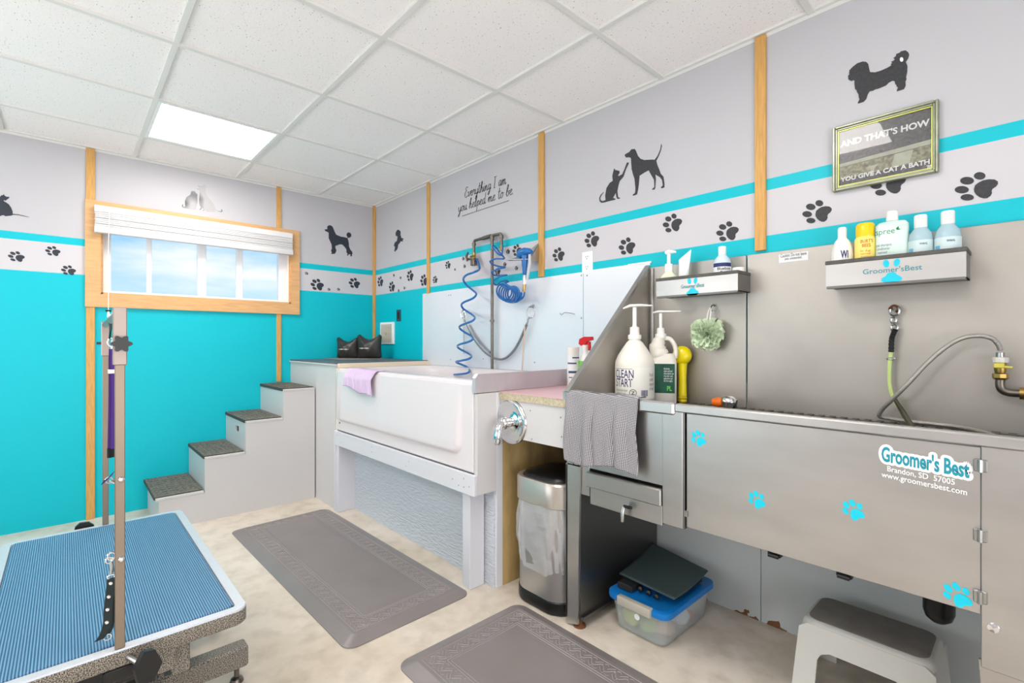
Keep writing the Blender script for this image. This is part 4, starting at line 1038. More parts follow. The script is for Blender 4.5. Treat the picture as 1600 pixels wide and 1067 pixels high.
# wrapped label facing the camera
def wrap(o, r, z0, z1, a0, a1, n=14, sy=1):
    V = []
    for k in range(n+1):
        a = a0+(a1-a0)*k/n; V += [(o[0]+r*math.cos(a), o[1]+r*math.sin(a)*sy, o[2]+z0), (o[0]+r*math.cos(a), o[1]+r*math.sin(a)*sy, o[2]+z1)]
    return V, [[2*k, 2*k+2, 2*k+3, 2*k+1] for k in range(n)]
def face_ang(o): return math.atan2(CAM[1]-o[1], CAM[0]-o[0])
def wrap_text(body, o, r, a0, a1, z0, h, m, parent, bold=0, shear=0, sy=1, name='lettering'):
    ob = text_mesh(body, name, m, None, (0, 0, 0), (1, 0, 0), (0, 0, 1), 1, 1, 0, shear, bold)
    me = ob.data; Mi = world_of(parent).inverted()
    for v in me.vertices:
        a = a0+(a1-a0)*v.co.x
        v.co = Mi @ Vector((o[0]+r*math.cos(a), o[1]+r*math.sin(a)*sy, o[2]+z0+h*v.co.z))
    ob.parent = parent
    return ob
fa = face_ang(j1)
MB().add(*wrap(j1, .0854, .034, .168, fa-1.35, fa+1.35)).build('label', mat('jug_label', (238, 236, 228), .45), e)
wrap_text('CLEAN', j1, .0857, fa-1.15, fa-.05, .122, .036, m_navy, e, bold=.01)
wrap_text('START', j1, .0857, fa-1.12, fa-.10, .084, .036, m_navy, e, bold=.01)
wrap_text('floor and surface cleaner\nconcentrated formula', j1, .0857, fa-1.1, fa-.35, .050, .026, m_inkg, e)
MB().add(*wrap(j1, .0857, .161, .163, fa-1.2, fa-.1)).build('rule', m_inkg, e)
q = MB()
for k in range(20):
    a = 2*PI*k/20; b2 = 2*PI*(k+1)/20
    q.add([(j1[0]+.0859*math.cos(fa-.08+rr*math.cos(x)/.086), j1[1]+.0859*math.sin(fa-.08+rr*math.cos(x)/.086), j1[2]+.060+rr*math.sin(x)) for rr, x in ((.013, a), (.0155, a), (.0155, b2), (.013, b2))], [[0, 1, 2, 3]])
q.build('round_mark', m_ink, e)
wrap_text('Z', j1, .0859, fa-.17, fa+.01, .053, .014, m_ink, e, bold=.02)
q = MB(); random.seed(5); a = fa+.32
while a < fa+.68:
    w_ = random.choice((.010, .018, .026)); q.add(*wrap(j1, .0857, .046, .072, a, a+w_, 1)); a += w_+random.choice((.012, .02))
q.build('stripe_code', m_navy, e)
wrap_text('first aid\ncaution\nkeep out\nof reach', j1, .0857, fa+.80, fa+1.2, .070, .075, m_inkg, e)

j2 = (3.245, -.40, .948)
j2 = (3.080, -.145, .888)
e = thing('pump_jug', 'smaller white pump jug with loop handle and dark green label', 'jug', j2, 'white pump jugs')
LLb = []
for (z, hx, hy, ox) in ((0, .050, .038, 0), (.006, .056, .043, 0), (.192, .056, .043, 0), (.200, .052, .040, 0), (.225, .046, .036, -.002)):
    LLb.append([(p[0], p[1], p[2]) for p in rrect(0, 0, hx, hy, .028, z, 5)])
Mj = Matrix.Translation(Vector(j2)) @ Matrix.Rotation(.55, 4, 'Z')
MB().loops(LLb, True, True, Mj).build('body', m_jug, e, sharp=.9)
nk = smooth_pts([(-.016, 0, .215), (-.026, 0, .245), (-.022, 0, .275), (-.012, 0, .303)], 4)
MB().tube([Mj @ Vector(p) for p in nk], [.042]*3+[.037]*4+[.029]*3+[.022]*(len(nk)-10), 16).build('neck', m_jug, e, sharp=1.5)
hn = smooth_pts([(-.012, 0, .292), (.024, 0, .292), (.044, 0, .270), (.053, 0, .238), (.050, 0, .205)], 5)
MB().tube([Mj @ Vector(p) for p in hn], .0105, 10).build('handle', m_jug, e, sharp=1.5)
pt = Mj @ Vector((-.012, 0, .295))
MB().lathe([(.020, 0), (.025, 0), (.025, .018), (.018, .020), (.016, .045), (.006, .047)], pt, n=18).build('pump_collar', m_whitep, e)
MB().tube([pt+Vector((0, 0, .045)), pt+Vector((0, 0, .112))], .0075, 10).build('pump_stem', m_whitep, e)
c = pt+Vector((0, 0, .115)); hv = Vector((math.cos(.45), math.sin(.45), 0))
MB().tube([c-hv*.035, c-hv*.01+Vector((0, 0, .005)), c+hv*.04+Vector((0, 0, .004)), c+hv*.085+Vector((0, 0, .004))], [.006, .011, .010, .006], 10, flat=.55).build('pump_spout', m_whitep, e)
lb = MB()
lb.add([Mj @ Vector(p) for p in ((-.040, -.0435, .05), (.047, -.0435, .05), (.047, -.0435, .180), (-.040, -.0435, .180))], [[0, 1, 2, 3]])
lb.build('label', m_green, e)
exj = Mj.to_3x3() @ Vector((1, 0, 0)); 
text_mesh('directions\nshake well and\ndilute before use\nrinse after each\napplication and\ndry thoroughly', 'lettering', m_wink, e, Mj @ Vector((.0, -.0438, .098)), exj, ez, .042, .065, .0004)
text_mesh('PL', 'lettering', m_lime, e, Mj @ Vector((.014, -.0438, .060)), exj, ez, .02, .022, .0004, bold=.03)

# yellow shower handle leaning on the back
ys = thing('hand_shower', 'bright yellow hand shower standing head up against the steel back', 'hand shower', (3.139, -.07, .889))
b0 = Vector((3.130, -.066, .890)); tpv = Vector((3.126, -.058, 1.100))
hdl = [b0+(tpv-b0)*t_ for t_ in (.0, .12, .14, .4, .7, .85)]
MB().tube([b0, b0+(tpv-b0)*.03, b0+(tpv-b0)*.06, b0+(tpv-b0)*.10, b0+(tpv-b0)*.14], [.018, .021, .018, .021, .016], 16).build('threaded_ring', mat('yellow_thread', (214, 190, 20), .35), ys)
MB().tube([b0+(tpv-b0)*.14, b0+(tpv-b0)*.5, b0+(tpv-b0)*.78, tpv], [.019, .017, .020, .026], 18).build('grip', m_yel, ys, sharp=1.2)
MB().lathe([(0, -.022), (.036, -.018), (.044, -.004), (.040, .012), (.024, .022), (0, .025)], tpv+Vector((0, -.006, .004)), (0.35, -1, .1), 28).build('head', m_yel, ys, sharp=1.2)
MB().lathe([(0, -.03), (.040, -.03), (.042, -.02), (0, -.018)], tpv+Vector((0, -.004, .004)), (0.35, -1, .1), 28).build('spray_face', m_black, ys)

# loofah on a hook
lc = ony(1105, 522, -.062)
m_loofah.node_tree.nodes['Principled BSDF'].inputs['Subsurface Weight'].default_value = .6
m_loofah.node_tree.nodes['Principled BSDF'].inputs['Subsurface Radius'].default_value = (.03, .03, .03)
hk = tag(MB().tube(smooth_pts([(lc.x+.012, -.018, lc.z+.125), (lc.x+.012, -.03, lc.z+.13), (lc.x+.010, -.045, lc.z+.12), (lc.x+.008, -.045, lc.z+.108), (lc.x+.008, -.032, lc.z+.104)], 4), .003, 8).build('cup_hook', m_screw), 'small metal hook on the steel back holding the green loofah', 'hook')
lf = thing('bath_loofah', 'pale green mesh loofah puff hanging on the steel back', 'loofah', lc)
MB().tube(smooth_pts([lc+Vector((-.002, 0, .05)), lc+Vector((.0, .005, .09)), lc+Vector((.008, .012, .117)), lc+Vector((.014, .005, .10)), lc+Vector((.010, 0, .05))], 5), .0028, 6).build('hanging_loop', m_whitep, lf)
random.seed(11); q = MB()
for k in range(64):                                   # ruffled petals round a centre
    d = Vector((random.gauss(0, 1), random.gauss(-.25, .9), random.gauss(0, 1))).normalized()
    a1 = d.orthogonal().normalized(); a1 = Matrix.Rotation(random.random()*6.28, 3, d) @ a1; a2 = d.cross(a1)
    R0 = random.uniform(.050, .084); ph = random.random()*6; wd = random.uniform(.026, .042)
    def pet(u, v, d=d, a1=a1, a2=a2, R0=R0, ph=ph, wd=wd):
        s = (u-.5)*2; rr = .012+(R0-.012)*v
        p = d*rr*(1-.18*s*s)+a1*s*wd*(.35+.65*v)+a2*(.011*math.sin(s*7+ph)*v+.004*math.sin(s*17+ph)*v)
        p.y = max(p.y, -(lc.y+.020)*1.0)*1.0 if p.y > .04 else p.y
        p.y = min(p.y, .040)
        return lc+p
    q.grid(pet, 14, 4)
q.build('mesh_puff', m_loofah, lf, sharp=4)

# shower diverter lying on the deck edge (orange and chrome)
oc = ony(1130, 627, -.56)
nz_ = thing('spray_nozzle', 'orange and chrome spray nozzle lying on the grate of the dog bath', 'nozzle', (3.34, -.12, .889))
oc = Vector((3.335, -.12, .911))
MB().tube([oc+Vector((-.035, -.01, .0)), oc+Vector((-.018, -.008, .001)), oc+Vector((.002, -.004, .003))], [.015, .021, .019], 14).build('orange_tip', m_orange, nz_)
MB().tube([oc+Vector((-.002, -.003, .004)), oc+Vector((.012, 0, .006)), oc+Vector((.035, .008, .003)), oc+Vector((.05, .012, -.002))], [.016, .024, .027, .020], 16).build('chrome_body', m_chrome, nz_, sharp=1.2)
MB().tube([oc+Vector((.048, .012, -.003)), oc+Vector((.053, .013, -.004))], [.021, .019], 14).build('rubber_ring', m_black, nz_)

# ---- leash on a snap hook, braided hose and ball valve
h0 = ony(1398, 484, -.03)
an = tag(MB().tube(smooth_pts([(h0.x-.012, -.018, h0.z+.004), (h0.x-.012, -.04, h0.z+.004), (h0.x+.0, -.044, h0.z+.014), (h0.x+.012, -.036, h0.z+.004), (h0.x+.004, -.03, h0.z-.008)], 4), .0045, 8).build('eye_hook', m_rust), 'rusty eye hook in the steel back below the long shelf', 'hook')
ls = thing('wash_leash', 'lime-coloured cord leash with black sleeve hanging from the rusty hook', 'leash', h0)
q = MB(); ring(q, (h0.x+.001, -.04, h0.z-.004), .013, .0035, 'y', 1.3); ring(q, (h0.x-.002, -.04, h0.z-.036), .007, .0035, 'y', 1.5); ring(q, (h0.x-.0, -.04, h0.z-.062), .009, .003, 'y', 1.3)
q.build('snap_hook', m_screw, ls)
def HP(x, y, yy=-.045): return ony(1360+x/6.667, 460+y/6.667, yy)
sv = smooth_pts([HP(262, 360), HP(240, 410), HP(222, 470), HP(216, 600)], 8)
MB().tube(sv, [.0088 if i % 2 else .0070 for i in range(len(sv))], 10).build('sleeve', m_blackm, ls)
q = MB().tube(smooth_pts([HP(208, 600), HP(192, 700), HP(188, 900), HP(205, 1010), HP(232, 1080), ony(1402, 636, -.05), ony(1420, 658, -.05), ony(1430, 672, -.08)], 5), .0032, 6)
q.build('cord', m_cord, ls)
MB().tube(smooth_pts([HP(222, 600), HP(212, 700), HP(205, 850), HP(212, 960), HP(238, 1075), ony(1398, 625, -.055), ony(1412, 645, -.055), ony(1428, 672, -.08)], 5), .0032, 6).build('cord', m_cord, ls)
q = MB(); ring(q, HP(210, 668), .010, .0035, 'y', .35); q.build('slide_stop', m_screw, ls)
MB().tube([ony(1397, 622, -.06), ony(1412, 646, -.06), ony(1426, 668, -.09)], [.006, .0085, .0085], 8).build('lower_sleeve', mat('sleeve_olive', (78, 74, 60), .6), ls)

def HQ(x, y, yy): return ony(1340+x/4.446, 460+y/4.446, yy)
hp = [HQ(992, 385, -.065), HQ(975, 345, -.07), HQ(930, 305, -.075), HQ(850, 288, -.08), HQ(740, 300, -.085), HQ(620, 360, -.09), HQ(480, 480, -.10), HQ(350, 620, -.11), HQ(240, 730, -.12), HQ(170, 800, -.14), HQ(152, 845, -.17), HQ(175, 880, -.20), HQ(240, 895, -.20)]
hp = [Vector((p.x, p.y, p.z)) for p in hp[:8]]+[HQ(240, 730, -.10), HQ(170, 800, -.08), HQ(152, 845, -.07), Vector((3.885, -.055, .902)), Vector((3.94, -.05, .897)), Vector((4.00, -.05, .8965)), Vector((4.06, -.07, .8965)), Vector((4.12, -.14, .8965)), Vector((4.17, -.26, .8965))]
MBh = MB().tube(smooth_pts(hp, 7), .0068, 12)
m_braid = mat('braided_steel', (178, 174, 168), .3, metal=.8, bump=.6, bscale=400)
hs = thing('braided_hose', 'braided steel hose arching from the valve into the dog bath', 'hose', hp[0]); MBh.build('hose', m_braid, hs, sharp=3)
vp = HQ(992, 440, -.065)
vl = thing('ball_valve', 'yellow-handled ball valve and elbow pipe at the right end of the steel back', 'valve', vp)
MB().lathe([(.010, .0), (.010, .018)], vp+Vector((0, 0, -.002)), n=16).build('hose_end', m_screw, vl)
MB().lathe([(0, -.014), (.018, -.014), (.019, -.010), (.019, .0), (.016, .002), (0, .002)], vp, n=12).build('union_nut', mat('white_nut', (216, 212, 208), .35), vl, sharp=.4)
MB().tube([vp+Vector((0, 0, -.014)), vp+Vector((0, 0, -.030)), vp+Vector((0, 0, -.046))], [.013, .015, .013], 14).build('valve_body', m_brass, vl)
MB().box(vp.x-.014, vp.x+.010, vp.y-.026, vp.y-.012, vp.z-.030, vp.z-.016, .002, 1).tube([vp+Vector((.006, -.02, -.026)), vp+Vector((.026, -.02, -.028))], .0035, 8).build('yellow_handle', mat('faded_yellow', (214, 204, 84), .4), vl)
MB().lathe([(0, -.066), (.014, -.066), (.018, -.060), (.018, -.048), (0, -.044)], vp, n=8).build('hex_nut', m_brass, vl, sharp=.3)
MB().tube(smooth_pts([vp+Vector((0, 0, -.064)), vp+Vector((.0, 0, -.085)), vp+Vector((.006, .0, -.098)), vp+Vector((.02, 0, -.104)), vp+Vector((.05, 0, -.104))], 4), .0115, 14).build('elbow', m_galv, vl)
MB().tube([vp+Vector((.040, 0, -.104)), vp+Vector((.070, 0, -.104))], .018, 12).build('coupling', m_brass, vl)
MB().tube([vp+Vector((.070, 0, -.104)), vp+Vector((.50, 0, -.104))], .0115, 12).tube([vp+Vector((.5, 0, -.104)), vp+Vector((.5, .048, -.104))], .0115, 12).build('supply_pipe', m_galv, vl)

# ================================================================== STEEL WALL SHELVES AND BOTTLES
def shelf(name, label, x0, x1, z0, z1, D, grp=None):
    e = thing(name, label, 'shelf', ((x0+x1)/2, -.08, z0), grp)
    MB().box(x0, x1, -D, -.019, z0, z0+.003).build('shelf_floor', m_steeld, e)
    MB().box(x0, x1, -D-.003, -D, z0, z1-.008).build('front_lip', m_steel, e)
    MB().box(x0, x0+.003, -D, -.019, z0, z1-.008).build('end_plate', m_steeld, e); MB().box(x1-.003, x1, -D, -.019, z0, z1-.008).build('end_plate', m_steeld, e)
    MB().box(x0-.002, x1+.002, -D-.006, -D+.008, z1-.010, z1+.004, .002, 1).box(x1-.008, x1+.003, -D, -.019, z1-.010, z1+.004, .002, 1).build('rubber_edge', m_rub, e)
    MB().box(x0+.002, x1-.002, -D-.004, -D+.02, z0-.006, z0+.002).build('bottom_fold', m_steeld, e)
    return e
S1 = shelf('steel_shelf', 'short stainless wall shelf above the green loofah', 3.043, 3.409, 1.372, 1.452, .14)
S2 = shelf('steel_shelf', 'long stainless wall shelf holding the yellow bottle, below the framed picture', 3.717, 4.083, 1.360, 1.448, .14)
def shelf_logo(e, cx_, cz, wd, full, D=.14):
    y = -D-.0034
    mb = MB()
    for sx in (-1, 1):
        c = Vector((cx_+sx*.014, y, cz+.022)); mb.prism([c+Vector((.0085*math.cos(k*PI/6), 0, .013*math.sin(k*PI/6)+.002*math.cos(k*PI/6)*sx)) for k in range(12)], (0, -.0006, 0))
    mb.prism([(cx_+x, y, cz+z) for x, z in ((-.010, -.010), (0, -.008), (.010, -.010), (.015, -.018), (.026, -.026), (.028, -.034), (.020, -.040), (0, -.042), (-.020, -.040), (-.028, -.034), (-.026, -.026), (-.015, -.018))], (0, -.0006, 0))
    mb.build('paw_logo', m_cyan, e)
    text_mesh("Groomer'sBest", 'lettering', mat('logo_print', (40, 140, 150), .5), e, (cx_-wd/2, y, cz-.008), (1, 0, .0), ez, wd, .018, .0008, bold=.005)
c = ony(1082, 446, -.143); shelf_logo(S1, c.x, c.z-.002, .105, 1)
c = ony(1393, 420, -.143); shelf_logo(S2, c.x, c.z-.003, .155, 1)

def simple_bottle(name, label, cx_, cy_, z0, prof, m, capprof, mc, sy=1.0, group=None, capname='cap', cat='bottle', hs=1.0):
    prof = [(r_, z_*hs) for r_, z_ in prof]; z9 = capprof[0][1]; capprof = [(r_, z9*hs+(z_-z9)*min(hs, 1.2)) for r_, z_ in capprof]
    e = thing(name, label, cat, (cx_, cy_, z0), group)
    MB().lathe(prof, (cx_, cy_, z0), n=28, sy=sy).build('body', m, e, sharp=.9)
    MB().lathe(capprof, (cx_, cy_, z0), n=20).build(capname, mc, e, sharp=.9)
    return e
zs1 = 1.375; zs2 = 1.363
# short shelf: soap pump, tube, blue-labelled bottle, small jar
def at_shelf(px, y=-.085): return ony(px, 430, y).x
x = at_shelf(1045); e = simple_bottle('soap_pump', 'pale cream soap pump bottle at the left end of the short shelf', x, -.085, zs1, [(.038, 0), (.042, .01), (.042, .070), (.036, .092), (.018, .112), (.016, .118)], mat('cream_soap', (232, 234, 208), .2), [(.018, .116), (.018, .150), (.008, .152), (.008, .200), (.0, .202)], m_whitep, capname='pump_collar')
MB().tube([(x-.016, -.085, zs1+.204), (x, -.085, zs1+.207), (x+.035, -.085, zs1+.202)], [.008, .012, .005], 8).build('pump_spout', m_whitep, e)
x = at_shelf(1066); e = thing('squeeze_tube', 'white squeeze tube standing cap down beside the cream soap pump', 'tube', (x, -.075, zs1))
LLt = []
for k in range(7):
    v = k/6; LLt.append([(x-.004+.012*v+(.019+.011*v)*math.cos(a), -.075+(.019*(1-v)+.002)*math.sin(a), zs1+.02+.185*v-.04*v*(math.cos(a)*-.5+.5)) for a in [i*PI/8 for i in range(16)]])
MB().loops(LLt, True, True).build('body', m_wlabel, e); MB().lathe([(.015, 0), (.015, .022)], (x-.004, -.075, zs1), n=16).build('cap', m_whitep, e)
x = at_shelf(1128.5)
e = simple_bottle('lotion_bottle', 'white bottle with navy and white label near the right end of the short shelf', x, -.085, zs1, [(.032, 0), (.036, .005), (.036, .118), (.031, .140), (.017, .156), (.016, .160)], mat('pale_blue_plastic', (206, 224, 232), .3), [(.0155, .158), (.0155, .192), (.014, .195), (0, .195)], m_whitep)
o = (x, -.085, zs1); fa = face_ang(o)
MB().add(*wrap(o, .0365, .02, .118, fa-1.2, fa+1.2)).build('label', m_wlabel, e); MB().add(*wrap(o, .0368, .106, .122, fa-1.2, fa+1.2)).build('navy_band', m_navy, e)
wrap_text('Bluebon', o, .0370, fa-.55, fa+.95, .092, .012, m_ink, e, bold=.02); wrap_text('Facial', o, .0370, fa-.2, fa+.9, .076, .012, m_ink, e, bold=.02)
x = at_shelf(1149.5); tag(MB().lathe([(.024, 0), (.024, .098), (.022, .102), (0, .102)], (x, -.06, zs1), n=24).build('small_jar', m_whitep), 'small white lidded jar at the right end of the short shelf', 'jar')
# long shelf
x = ony(1316, 385, -.085).x
e = simple_bottle('shampoo_bottle', 'white rounded bottle with navy lettering at the left end of the long shelf', x, -.085, zs2, [(.028, 0), (.033, .01), (.034, .080), (.031, .103), (.022, .120), (.0145, .127), (.0135, .130)], m_whitep, [(.0135, .129), (.014, .155), (.011, .160), (0, .160)], m_wlabel, hs=1.36)
o = (x, -.085, zs2); fa = face_ang(o)
wrap_text('Wi', o, .0345, fa-.15, fa+.55, .098, .028, m_navy, e, bold=.03)
x = ony(1352, 385, -.085).x
e = simple_bottle('shampoo_bottle', 'yellow bottle with yellow flip cap, second on the long shelf', x, -.085, zs2, [(.029, 0), (.031, .004), (.031, .125), (.027, .131), (.026, .132)], m_ylab, [(.0265, .131), (.0275, .135), (.0275, .165), (.022, .171), (0, .173)], mat('cap_yellow', (250, 206, 20), .3), hs=1.27)
o = (x, -.085, zs2); fa = face_ang(o)
m_rbr = mat('red_brown_print', (196, 104, 40), .5)
wrap_text("BURT'S", o, .0313, fa-.45, fa+.75, .143, .012, m_rbr, e, bold=.02); wrap_text("BEES", o, .0313, fa-.3, fa+.5, .128, .012, m_rbr, e, bold=.02)
wrap_text("for dogs\noatmeal\nshampoo", o, .0313, fa-.45, fa+.6, .090, .030, m_rbr, e)
x = ony(1394, 380, -.085).x
e = thing('shampoo_bottle', 'tall pale green flat bottle with white cap in the middle of the long shelf', 'bottle', (x, -.085, zs2))
def fl_(hx, hy, z, r): return rrect(x, -.085, hx, hy, r, zs2+z, 5)
MB().loops([fl_(.042, .018, 0, .012), fl_(.044, .020, .004, .014), fl_(.044, .020, .196, .014), fl_(.036, .014, .206, .012), fl_(.013, .012, .209, .01)], True, True).build('body', m_paleg, e, sharp=.9)
MB().lathe([(.014, .208), (.0165, .210), (.0165, .238), (.013, .243), (0, .243)], (x, -.085, zs2), n=20).build('cap', m_whitep, e)
m_sg = mat('soft_green_print', (84, 150, 120), .5)
text_mesh('spree', 'lettering', m_sg, e, (x-.042, -.1052, zs2+.158), (1, 0, 0), ez, .052, .020, .0004)
text_mesh('pet shampoo\nconditioner\n  oatmeal', 'lettering', m_inkg, e, (x-.040, -.1052, zs2+.100), (1, 0, 0), ez, .042, .034, .0004)
MB().prism([(x+.013, -.1053, zs2+.180), (x+.02, -.1053, zs2+.186), (x+.021, -.1053, zs2+.178), (x+.026, -.1053, zs2+.174), (x+.016, -.1053, zs2+.174)], (0, -.0003, 0)).build('leaf_mark', mat('leaf_green', (20, 120, 70), .5), e)
for px, lab in ((1438.5, 'clear pale blue bottle with white cap, left of the two on the long shelf'), (1481, 'clear pale blue bottle with white cap at the right end of the long shelf')):
    x = ony(px, 380, -.085).x
    e = simple_bottle('rinse_bottle', lab, x, -.085, zs2, [(.030, 0), (.0325, .006), (.0325, .110), (.029, .128), (.018, .142), (.0155, .146)], m_base, [(.0165, .144), (.0172, .147), (.0172, .176), (.0155, .179), (0, .179)], m_whitep, group='pale blue bottles on the long shelf', hs=1.2)
    o = (x, -.085, zs2); fa = face_ang(o)
    MB().add(*wrap(o, .0328, .02, .130, fa-1.5, fa+1.5)).build('label', mat('clear_label', (206, 224, 226), .3), e)
    MB().add(*wrap(o, .0330, .022, .105, fa-1.1, fa-.6, 5)).build('blue_panel', mat('sky_print', (110, 178, 214), .4), e)
    wrap_text('WAHL', o, .0331, fa-.1, fa+.55, .114, .007, m_navy, e, bold=.02)

# caution label on the back sheet
c0 = ony(1217, 411, -.0185); c1 = ony(1263, 405, -.0185); zt_ = ony(1217, 398, -.0185).z; zb_ = ony(1217, 411, -.0185).z
cl = tag(MB().box(c0.x, c1.x, -.0192, -.0182, zb_, zt_).build('caution_label', m_wlabel), 'small white caution label at the top of the steel back beside the wide batten', 'label')
text_mesh('Caution: Do not leave', 'lettering', m_ink, cl, (c0.x+.006, -.0193, (zb_+zt_)/2+.004), (1, 0, 0), ez, c1.x-c0.x-.012, .013, .0003, bold=.01)
text_mesh('pets unattended.', 'lettering', m_ink, cl, (c0.x+.022, -.0193, zb_+.006), (1, 0, 0), ez, c1.x-c0.x-.044, .013, .0003, bold=.01)

# ================================================================== FRAMED PICTURE
p0, p1, z0, z1 = 3.706, 4.008, 1.727, 1.968
pf_ = thing('framed_picture', 'silver-green framed grey print about giving a cat a bath on the right wall', 'picture', ((p0+p1)/2, -.012, z0))
def pbox(mb, a, w_, y0, y1, b):
    mb.box(p0+a, p0+a+w_, y0, y1, z0+a, z1-a, b, 1).box(p1-a-w_, p1-a, y0, y1, z0+a, z1-a, b, 1).box(p0+a+w_, p1-a-w_, y0, y1, z0+a, z0+a+w_, b, 1).box(p0+a+w_, p1-a-w_, y0, y1, z1-a-w_, z1-a, b, 1)
mb = MB(); pbox(mb, 0, .010, -.022, 0, .003); pbox(mb, .009, .007, -.017, 0, .002); mb.build('frame', m_frameg, pf_)
mb = MB(); pbox(mb, .016, .004, -.014, 0, .001); mb.build('gold_fillet', m_gold, pf_)
MB().box(p0+.019, p1-.019, -.008, -.002, z0+.019, z1-.019).build('print', m_photo, pf_)
i0, i1, j0, j1_ = p0+.020, p1-.020, z0+.020, z1-.020
MB().prism([(i0, -.008, j0+.070), (i1, -.008, j0+.080), (i1, -.008, j0+.096), (i0, -.008, j0+.082)], (0, -.0004, 0)).build('printed_path', m_photo2, pf_)
MB().prism([(i0, -.008, j0+.022), (i1, -.008, j0+.030), (i1, -.008, j0+.078), (i0, -.008, j0+.068)], (0, -.0003, 0)).build('printed_garden', m_photo3, pf_)
MB().prism([(i0+.155, -.008, j0+.03), (i0+.205, -.008, j0+.032), (i0+.215, -.008, j0+.075), (i0+.165, -.008, j0+.073)], (0, -.0005, 0)).build('printed_walk', m_photo2, pf_)
MB().prism([(i0+.085, -.008, j0+.050), (i0+.118, -.008, j0+.052), (i0+.108, -.008, j0+.040), (i0+.105, -.008, j0+.022), (i0+.112, -.008, j0+.018), (i0+.092, -.008, j0+.018), (i0+.098, -.008, j0+.024), (i0+.096, -.008, j0+.040)], (0, -.0006, 0)).build('printed_birdbath', m_photo2, pf_)
text_mesh("AND THAT'S HOW", 'lettering', m_wink, pf_, (i0+.004, -.0088, j0+.143), (1, 0, 0), (0, 0, 1), i1-i0-.008, .024, .0004, bold=.035)
text_mesh("YOU GIVE A CAT A BATH", 'lettering', m_wink, pf_, (i0+.004, -.0088, j0+.014), (1, 0, 0), (0, 0, 1), i1-i0-.008, .017, .0004, bold=.035)
MB().box(p0+.019, p1-.019, -.0125, -.0115, z0+.019, z1-.019).build('glass', mat('picture_glass', (255, 255, 255), .02, trans=1, ior=1.3), pf_)

# ================================================================== FLOOR MATS
def emboss(name, x0, x1, y0, y1, rot, c):
    m = mat(name, (134, 126, 125), .5, noise=.12, nscale=5)
    t, b = nodes(m); b.inputs['Roughness'].default_value = .33
    g = t.nodes.new('ShaderNodeTexCoord'); s = t.nodes.new('ShaderNodeSeparateXYZ'); t.links.new(g.outputs['Object'], s.inputs[0])
    hx, hy = (x1-x0)/2, (y1-y0)/2
    def mth(op, a, b2=None, c2=None):
        n = t.nodes.new('ShaderNodeMath'); n.operation = op
        for i, v in enumerate((a, b2, c2)):
            if v is None: continue
            if isinstance(v, (int, float)): n.inputs[i].default_value = v
            else: t.links.new(v, n.inputs[i])
        return n.outputs[0]
    dx = mth('SUBTRACT', hx, mth('ABSOLUTE', s.outputs['X'])); dy = mth('SUBTRACT', hy, mth('ABSOLUTE', s.outputs['Y']))
    d = mth('MINIMUM', dx, dy)
    inb = mth('MULTIPLY', mth('GREATER_THAN', d, .075), mth('LESS_THAN', d, .135))
    l1 = mth('LESS_THAN', mth('ABSOLUTE', mth('SUBTRACT', d, .145)), .0045)
    l2 = mth('LESS_THAN', mth('ABSOLUTE', mth('SUBTRACT', d, .158)), .004)
    w1 = t.nodes.new('ShaderNodeTexVoronoi'); w1.feature = 'DISTANCE_TO_EDGE'; w1.inputs['Scale'].default_value = 34; t.links.new(g.outputs['Object'], w1.inputs['Vector'])
    cell = mth('LESS_THAN', w1.outputs[0], .13)
    groove = mth('MAXIMUM', mth('MULTIPLY', inb, cell), mth('MAXIMUM', l1, l2))
    bp = t.nodes.new('ShaderNodeBump'); bp.inputs['Distance'].default_value = .006; bp.inputs['Strength'].default_value = 1; bp.invert = True
    t.links.new(groove, bp.inputs['Height']); t.links.new(bp.outputs[0], b.inputs['Normal'])
    return m
m_emb = mat('foam_mat_emboss', (150, 143, 141), .4)
